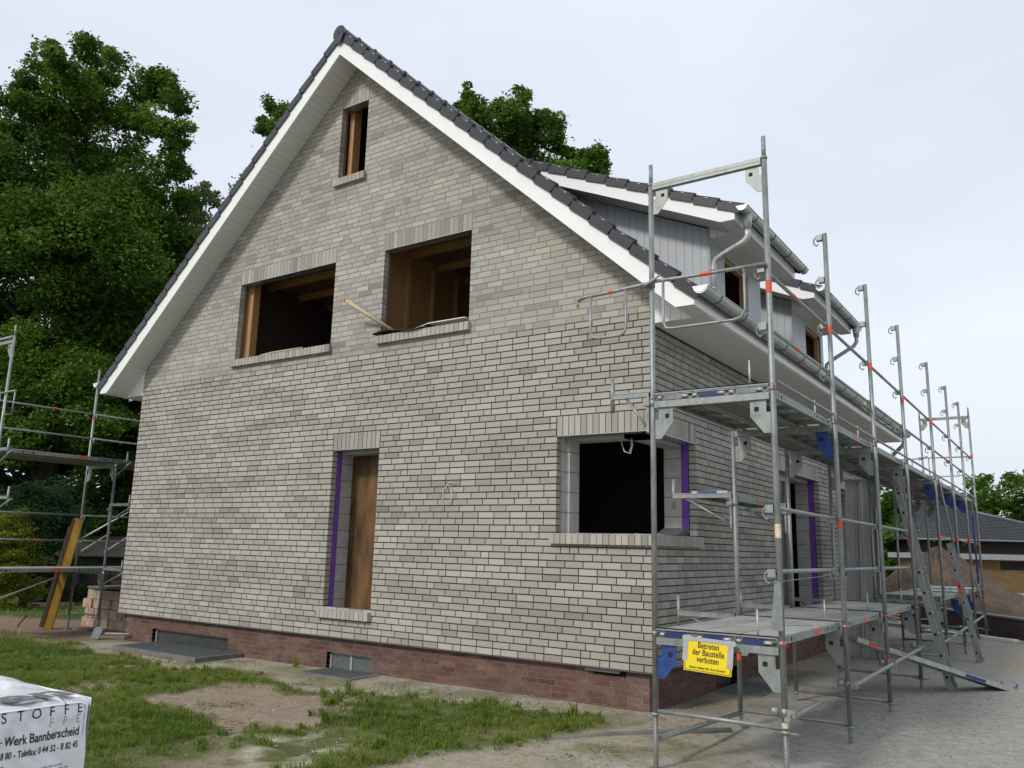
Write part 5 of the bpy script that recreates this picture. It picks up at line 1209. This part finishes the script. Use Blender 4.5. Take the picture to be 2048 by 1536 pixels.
def tufts(name, n, seed, label):
    rs = np.random.RandomState(seed); T = []; tn = []
    cx = rs.uniform(-9.5, -.2, n); cy = rs.uniform(-5, -.5, n); L = lawn(cx, cy)[0]; k = rs.rand(n) < np.clip(L*(1.25-L)*3.4, 0, 1); cx, cy = cx[k], cy[k]; cz = gz(cx, cy)
    for x, y, z in zip(cx, cy, cz):
        h = rs.uniform(.045, .12); t0 = rs.uniform(.05, .6)
        for i in range(rs.randint(14, 34)):
            a = rs.uniform(0, 6.28); l = rs.uniform(.5, 1)*h; b = np.array([x+rs.normal(0, .022), y+rs.normal(0, .022), z-.004]); s = np.array([math.cos(a+1.57), math.sin(a+1.57), 0])*.0032; o = np.array([math.cos(a), math.sin(a), 0])*l*rs.uniform(.2, .8)
            m_ = b+o*.4+[0, 0, l*.65]; t = b+o+[0, 0, l*.85]; T.append([b-s, b+s, m_+s, m_-s]); T.append([m_-s, m_+s, t+s*.2, t-s*.2]); tn += [t0+rs.uniform(0, .25)]*2
    return tag(quads(name, np.array(T), np.array(tn), 'grass_blade'), label, kind='stuff')
tufts('grass_tufts', 1500, 12, 'taller grass tufts along the ragged edges of the lawn')
def broad(n, seed):
    rs = np.random.RandomState(seed); x = rs.uniform(-9.5, .6, n); y = rs.uniform(-4.6, -.3, n); a_ = fbm(x, y, 1.9, 55); k = rs.rand(n) < np.clip((a_-.52)*6, 0, 1); x, y = x[k], y[k]; n = len(x); z = gz(x, y)+rs.uniform(.004, .03, n)
    a = rs.uniform(0, 6.28, n); l = rs.uniform(.010, .028, n); d = np.stack([np.cos(a)*l, np.sin(a)*l, rs.uniform(-.2, .5, n)*l], -1); w_ = np.stack([-np.sin(a)*l*.4, np.cos(a)*l*.4, rs.uniform(-.2, .2, n)*l], -1); P = np.stack([x, y, z], -1)
    return tag(quads('ground_weeds', np.stack([P-d, P-w_, P+d, P+w_], 1), rs.rand(n)*.55, 'grass_blade'), 'low broad-leaved weeds creeping over the bare soil between the grass', kind='stuff')
broad(16000, 19)
def straw(n, seed):
    rs = np.random.RandomState(seed); x = rs.uniform(-9.5, 1.6, n); y = rs.uniform(-5, .0, n); z = gz(x, y)+.012; a = rs.uniform(0, 6.28, n); l = rs.uniform(.015, .06, n)
    d = np.stack([np.cos(a)*l, np.sin(a)*l, rs.uniform(-.1, .1, n)*l], -1); w_ = np.stack([-np.sin(a)*.002, np.cos(a)*.002, 0*a], -1); P = np.stack([x, y, z], -1)
    return tag(quads('dry_straw', np.stack([P-d-w_, P+d-w_, P+d+w_, P-d+w_], 1), .85+.15*rs.rand(n), 'grass_blade'), 'dry straw and stalks strewn over the soil', kind='stuff')
straw(3500, 23)
def tuft(x, y, n, h, seed, label, tone0=.3):
    rs = np.random.RandomState(seed); T = []; z = float(gz(np.array([x]), np.array([y]))[0])
    for i in range(n):
        a = rs.uniform(0, 6.28); l = rs.uniform(.5, 1)*h; b = np.array([x+rs.normal(0, h*.12), y+rs.normal(0, h*.12), z]); s = np.array([math.cos(a+1.57), math.sin(a+1.57), 0])*.0045; o = np.array([math.cos(a), math.sin(a), 0])*l*rs.uniform(.15, .6)
        m_ = b+o*.4+[0, 0, l*.65]; t = b+o+[0, 0, l*.95]; T.append([b-s, b+s, m_+s, m_-s]); T.append([m_-s, m_+s, t+s*.2, t-s*.2])
    return tag(quads('weed_plant', np.array(T), np.repeat(rs.uniform(tone0, tone0+.5, n), 2), 'grass_blade', None, (x, y, z)), label, 'weed')
tuft(-5.55, -.12, 26, .20, 5, 'brownish upright weed clump at the plinth left of the small louvred window', .55)
tuft(-3.55, -1.05, 22, .20, 6, 'arching broad-bladed weed at the edge of the grass in front of the red plinth')
tuft(-1.15, -1.5, 34, .22, 7, 'dense blue-green weed rosette in the grass, third of the way from the front scaffold leg', .1)
tuft(-.55, -.75, 30, .18, 8, 'small upright weed at the right tip of the lawn near the house corner')
tuft(-2.15, -2.75, 40, .17, 9, 'leafy green plant beside the white sandy patch', .05)

# ------------------------------------------------------------------ trees and shrubs
def leaves(name, clumps, per, size, mat, parent, seed, dens=1, flat=.75, tvar=.35, droop=0, sub=9):
    """clumps: (x,y,z,r). Leaves sit on the shells of small lumps scattered through every clump."""
    rs = np.random.RandomState(seed); Cs = []; Ts = []
    for cx, cy, cz, r in clumps:
        ns = max(5, int(sub*1.5*min(2.2, r+.25)**1.2)); d = rs.normal(size=(ns, 3)); d /= np.linalg.norm(d, axis=1)[:, None]
        cen = np.array((cx, cy, cz))+d*(r*rs.uniform(.25, .95, ns)**.6)[:, None]*np.array((1, 1, flat)); rr = r*rs.uniform(.34, .66, ns)
        n = int(per*r*r*dens*rs.uniform(.55, 1.35)/ns)+6
        for c, q in zip(cen, rr):
            e = rs.normal(size=(n, 3)); e /= np.linalg.norm(e, axis=1)[:, None]
            p = c+e*(q*rs.uniform(.35, 1.08, n)**.5*np.where(rs.rand(n) < .14, rs.uniform(1.1, 1.7, n), 1))[:, None]*np.array((1, 1, .72)); p[:, 2] -= droop*rs.rand(n)*q
            Cs.append(p); Ts.append(np.clip(rs.uniform(.2, .8)+rs.normal(0, tvar*.5, n), 0, 1))
    P = np.concatenate(Cs); T = np.concatenate(Ts); n = len(P)
    u = rs.normal(size=(n, 3)); u[:, 2] *= .6; u /= np.linalg.norm(u, axis=1)[:, None]; v = rs.normal(size=(n, 3)); v -= u*(v*u).sum(1)[:, None]; v /= np.linalg.norm(v, axis=1)[:, None]
    s = size*rs.uniform(.6, 1.3, n)[:, None]
    Q = np.stack([P-u*s*.9, P-v*s*.5+u*s*.05, P+u*s, P+v*s*.5+u*s*.05], 1)
    return quads(name, Q, T, mat, parent, world_loc(parent) if parent else (0, 0, 0))
def tree(label, base, top, tr, clumps, per, size, mat, seed, group=None, limbs=14, dens=1, bark='bark', cat='tree', sub=9, name='tree', flat=.8):
    o = empty(name, base); tag(o, label, cat, group); rs = random.Random(seed); b = Vector(base); t = Vector(top); m_ = MB()
    pts = []; rad = []
    for i in range(9):
        f = i/8; p = b.lerp(t, f)+Vector((rs.uniform(-.2, .2), rs.uniform(-.2, .2), 0))*(f > 0)*tr*2; pts.append(p); rad.append(tr*(1-.86*f)*(1.35 if i == 0 else 1))
    m_.path(pts, rad, 10); m_.build('trunk', bark, o)
    big = sorted(clumps, key=lambda c: -c[3])[:limbs]
    lm = MB()
    for c in big:
        e = Vector(c[:3]); f = max(.18, min(.93, (e.z-base[2])/(top[2]-base[2])-.16)); k = min(7, int(f*8)); s = pts[k].lerp(pts[k+1], f*8-k)
        mid = s.lerp(e, .5)+Vector((rs.uniform(-.3, .3), rs.uniform(-.3, .3), rs.uniform(-.2, .5))); r0 = max(.03, tr*(1-.86*f)*.5)
        lm.path([s, s.lerp(mid, .5), mid, mid.lerp(e, .5), e], [r0, r0*.8, r0*.6, r0*.42, r0*.2], 7)
        for _ in range(3):
            q = e+Vector((rs.uniform(-1, 1), rs.uniform(-1, 1), rs.uniform(-.5, .9)))*c[3]*.8; a_ = mid.lerp(e, rs.uniform(.2, .9)); lm.path([a_, a_.lerp(q, .5)+Vector((0, 0, .1)), q], [r0*.35, r0*.22, r0*.08], 5)
    lm.build('limbs', bark, o)
    leaves('crown', clumps, per, size, mat, o, seed, dens, flat, sub=sub)
    return o
TA = [(-22.12,3.7,17.43,.44),(-22.9,4.68,17.38,.58),(-21.36,2.48,16.13,.44),(-23.11,2.69,16.48,.37),(-22.94,2.24,15.65,.34),(-22.98,2.14,14.82,.37),(-20.48,3.91,16.52,.34),(-22.32,3.59,15.87,.76),(-23.53,3.11,15.46,.68),(-20.64,5.52,16.61,.48),(-19.93,5.62,15.78,.41),(-21.62,5.6,16.48,.59),(-19.01,5.54,14.3,.37),(-21.6,6.93,14.99,.34),(-19.23,4.55,14.17,.51),(-22.5,5.11,15.74,.76),(-23.01,3.79,14.54,.85),(-24.71,3.31,14.6,.68),(-23.52,2.18,14.12,.34),(-19.57,5.42,13.08,.51),(-22.99,5.77,14.27,.85),(-24.99,5.25,14.18,.93),(-23.71,3.25,12.69,1.02),(-26.09,3.26,13.64,.68),(-21.31,7.54,13.24,.51),(-22.44,6.94,12.89,.76),(-21.03,4.3,11.26,1.02),(-22.21,3.4,10.69,1.19),(-23.93,2.79,11.0,1.02),(-21.89,7.49,11.82,.68),(-20.42,5.11,9.89,.93),(-23.2,4.87,9.61,1.19),(-26.84,4.97,9.85,1.19),(-21.57,6.62,9.3,.76),(-23.38,6.33,8.59,.93),(-23.65,4.54,7.52,1.02),(-26.47,4.41,7.64,1.02),(-27.81,3.36,11.24,1.36),(-23.98,1.47,13.23,1.02),(-27.68,3.69,8.53,1.36),
      (-24.5,7,12.5,1.3),(-26,7,10.5,1.4),(-24.5,7.2,9.3,1.4),(-27.5,6.5,13,1.2),(-25.5,2.2,12,1.2),(-26.5,1.5,10,1.3),(-25.8,5.6,15.2,.9),(-27.2,1.0,12.2,1.1),(-28.3,5.5,7.5,1.3),(-25.5,6.8,7.2,1.2),(-22.4,5.2,13.1,.9),(-21.2,5.5,12.3,.8)]
TA = [(x, y, z, r*1.2+.06) for x, y, z, r in TA]+[(-23.9,4.2,6.2,1.1),(-23.0,4.6,5.3,1.0),(-24.6,3.6,5.2,1.1),(-22.4,5.4,6.4,1.0),(-25.5,3.2,6.0,1.1),(-23.6,3.9,4.3,.9),(-25.2,3.4,4.4,1.0),(-22.2,5.6,5.0,.9)]
tree('tall broad oak with dense dark green crown, the biggest tree at the left edge', (-24.9, 5.8, -.6), (-22.9, 4.3, 15.9), .42, TA, 3900, .076, 'oak_leaf', 1, limbs=30)
TB = [(-24.25,10.15,15.44,.29),(-25.04,11.08,15.54,.29),(-23.13,9.13,14.26,.45),(-24.56,9.72,13.95,.62),(-24.66,9.32,12.14,.83),(-25.45,8.99,10.12,.93),(-26.76,8.92,8.64,.83),(-28.31,8.9,7.57,.72),(-27.96,9.72,6.23,.62),(-29.51,9.29,6.48,.52),(-25.83,9.44,13.9,.52),(-28.23,10.57,7.86,.62),(-23.6,9.9,12.9,.6),(-24.0,9.6,11.0,.8),(-26.9,9.6,12.0,.9),(-27.5,10.2,10.2,1.1),(-25.2,10.4,8.4,1.0),(-26.2,10.6,6.2,1.0)]
tree('slimmer tree with yellowish loose foliage right behind the big oak, by the left verge', (-27.0, 10.0, -.6), (-24.7, 9.9, 14.9), .26, [(x, y, z, r*1.2) for x, y, z, r in TB], 1900, .09, 'pale_leaf', 2, bark='bark_pale', limbs=14)
TC = [(-27.67,15.91,22.85,.66),(-29.21,16.42,22.57,.61),(-26.15,15.23,21.4,.61),(-26.42,16.33,22.27,.76),(-26.28,16.03,20.74,.76),(-27.2,16.2,21.6,.8),(-27,16.5,19.5,1.3),(-28.2,16.2,18.2,1.4),(-25.6,16.8,18,1.4)]
tree('tree whose round top just shows above the left roof verge', (-27.0, 16.2, -.6), (-27.0, 16.1, 21.8), .35, TC, 3000, .10, 'oak_leaf', 3)
TD = [(-17.38,18.3,21.67,.32),(-17.6,18.6,21.1,.4),(-18.13,19.29,21.63,.35),(-16.08,17.6,19.71,.6),(-15.99,18.95,20.57,.51),(-14.87,18.89,20.81,.42),(-15.02,18.76,19.83,.69),(-14.4,19.64,19.82,.69),(-14.06,20.56,20.27,.42),(-14.24,20.88,19.48,.51),(-15.5,20.74,19.39,.92),(-16.56,19.43,19.35,1.04),(-14.07,22.42,19.49,.46),(-12.43,21.36,18.72,.42),(-13.69,23.68,19.29,.51),(-13.09,20.32,17.5,.58),(-17.04,20.56,18.45,1.15),(-15.02,20.9,17.6,.92),(-17.95,18.95,20.26,.69),(-12.08,21.41,18.17,.28),(-16,20.5,16,1.8),(-14,21.3,15.6,1.5),(-18.4,20,16.3,1.6)]
tree('tree behind the right roof slope with its leafy top above the ridge line', (-15.8, 20.5, -.6), (-15.6, 20, 19.6), .35, [(x, y, z, r*1.2+.05) for x, y, z, r in TD], 3300, .092, 'oak_leaf', 4)
def blob(cx, cy, z0, h, r, n, seed, taper=.5, rr=.5):
    rs = random.Random(seed); L = []
    for i in range(n):
        f = rs.random(); a = rs.uniform(0, 6.28); rad = r*(1-taper*f**1.3)*rs.uniform(.45, 1)
        L.append((cx+rad*math.cos(a), cy+rad*math.sin(a), z0+h*f, rr*rs.uniform(.7, 1.2)))
    return L
def shrub(label, cx, cy, h, r, n, mat, size, per, seed, taper=.5, rr=.5, cat='shrub', name='shrub', z0=-.45):
    o = empty(name, (cx, cy, z0)); tag(o, label, cat); m_ = MB(); rs = random.Random(seed)
    for i in range(5): a = rs.uniform(0, 6.28); m_.path([(cx, cy, z0), (cx+.1*math.cos(a), cy+.1*math.sin(a), z0+h*.4), (cx+r*.4*math.cos(a), cy+r*.4*math.sin(a), z0+h*.8)], [.05, .035, .012], 6)
    m_.build('stems', 'bark', o); leaves('foliage', blob(cx, cy, z0+.15, h-.3, r, n, seed, taper, rr), per, size, mat, o, seed, sub=7); return o
shrub('large rounded dark green clipped yew behind the yellowish conifer', -19.6, 2.9, 3.1, 1.75, 60, 'yew_leaf', .035, 5200, 31, .62, .5)
shrub('yellow-green golden conifer at the left edge behind the scaffold rail', -17.9, 1.35, 2.35, .85, 46, 'gold_leaf', .032, 6000, 32, .6, .34, 'conifer')
shrub('tall loose light green bush between the yew and the shed', -24.2, 7.0, 5.0, 1.7, 46, 'shrub_leaf', .07, 1300, 33, .35, .55)
shrub('bushy green shrub with drooping sprays right behind the left house corner', -22.2, 9.3, 6.2, 2.0, 55, 'shrub_leaf', .075, 1200, 34, .3, .6)
shrub('tall grey-green flowering shrub beneath the left roof eave', -24.2, 10.2, 8.2, 2.1, 50, 'pale_leaf', .07, 1000, 35, .35, .6)
shrub('low dark green bush beside the garden shed, below the drooping shrub', -24.4, 5.0, 2.8, 1.5, 30, 'dark_leaf', .06, 1500, 36, .4, .5)
for i, (x, y, h, r, s, lab) in enumerate(((-31, 4, 10, 3.4, 41, 'dark tree in the left background behind the oak trunk, nearest to the photo edge'), (-29.5, 9.5, 9, 3.0, 42, 'dark tree in the background between the oak trunk and the pale-leaved tree'), (-27, 14, 9.5, 3.2, 43, 'dark tree in the background right behind the left house corner'))):
    tree(lab, (x, y, -.5), (x, y, h), .22, blob(x, y, .3, h, r, 46, s, .3, 1.0), 620, .15, 'dark_leaf', s, group='dark trees in the left background', limbs=8)
# far wood as one mass
def far_wood(name, pts, h, seed, mat='dark_leaf', label='', size=.5, per=40):
    rs = np.random.RandomState(seed); C = []
    for (x0, y0), (x1, y1) in zip(pts[:-1], pts[1:]):
        L = math.hypot(x1-x0, y1-y0); n = int(L/1.4)
        for i in range(n):
            f = i/n
            for k in range(3): C.append((x0+(x1-x0)*f+rs.uniform(-1.5, 1.5), y0+(y1-y0)*f+rs.uniform(-1.5, 1.5), rs.uniform(-.3, h*rs.uniform(.75, 1)), rs.uniform(1.3, 2.1)))
    o = leaves(name, C, per, size, mat, None, seed, 1, .9, sub=6); return tag(o, label, 'wood', kind='stuff')
far_wood('far_wood', [(-58, 2), (-48, 14), (-40, 26), (-34, 36)], 8, 61, label='dark mass of far woodland behind the trees on the left')
TR_ = [(-2.36,61.66,6.74,.83),(-2.04,64.0,7.29,.75),(-.75,59.67,6.73,1.05),(.53,62.61,7.48,.94),(1.6,62.29,7.06,1.13),(-1.51,60.13,5.52,1.32),(-.39,61.66,5.24,1.5),(.77,63.61,5.34,1.5),(-3.83,60.78,5.59,.68),(-4.6,61.38,5.26,.68),(-2.72,61.96,4.54,1.13),(-1.06,65.22,3.93,1.5),(.95,63.14,3.5,1.5),(-5.92,63.16,4.6,.75)]
def sh(L, dx, dy, k=1, dz=0): return [(x+dx, y+dy, z+dz, r*k) for x, y, z, r in L]
tree('broad green tree at the right edge of the photo, behind the bungalow', (1.5, 68, -.5), (1.5, 68, 6.6), .3, [(x+1.0, y+5, z+.35, r) for x, y, z, r in TR_ if x > -1.2]+blob(2.5, 68, .5, 6.4, 2.4, 26, 71, .3, 1.2), 500, .17, 'oak_leaf', 51)
tree('green tree behind the far end of the scaffold rails', (-3.2, 66, -.5), (-3, 66, 6.3), .28, [(x-.2, y+4, z+.25, r) for x, y, z, r in TR_ if x <= -1.2]+blob(-3.0, 66, .5, 5.2, 1.9, 22, 72, .3, 1.1), 500, .17, 'oak_leaf', 52)
tree('green tree seen low between the leaning deck panels and the ladder', (-7.5, 56.5, -.5), (-7.3, 56.5, 5.6), .25, [(-6.91,56.48,5.01,.8),(-7.81,58.36,4.01,.8),(-6.29,54.18,3.5,.8),(-7.75,55.66,2.49,.73),(-6.81,54.33,5.93,.66),(-7.76,54.43,1.09,.73)]+blob(-8, 56, .2, 5.5, 2, 18, 73, .3, .9), 500, .16, 'shrub_leaf', 53)
shrub('dark pointed spruce in front of the broad tree at the right edge', 1.5, 64.5, 6.6, 1.7, 60, 'yew_leaf', .11, 900, 74, .92, .6, 'spruce', 'spruce_tree')
far_wood('far_wood', [(-14, 78), (-4, 82), (8, 84), (22, 80)], 5.6, 62, 'oak_leaf', 'green mass of far woodland behind the bungalow on the right', .4, 45)
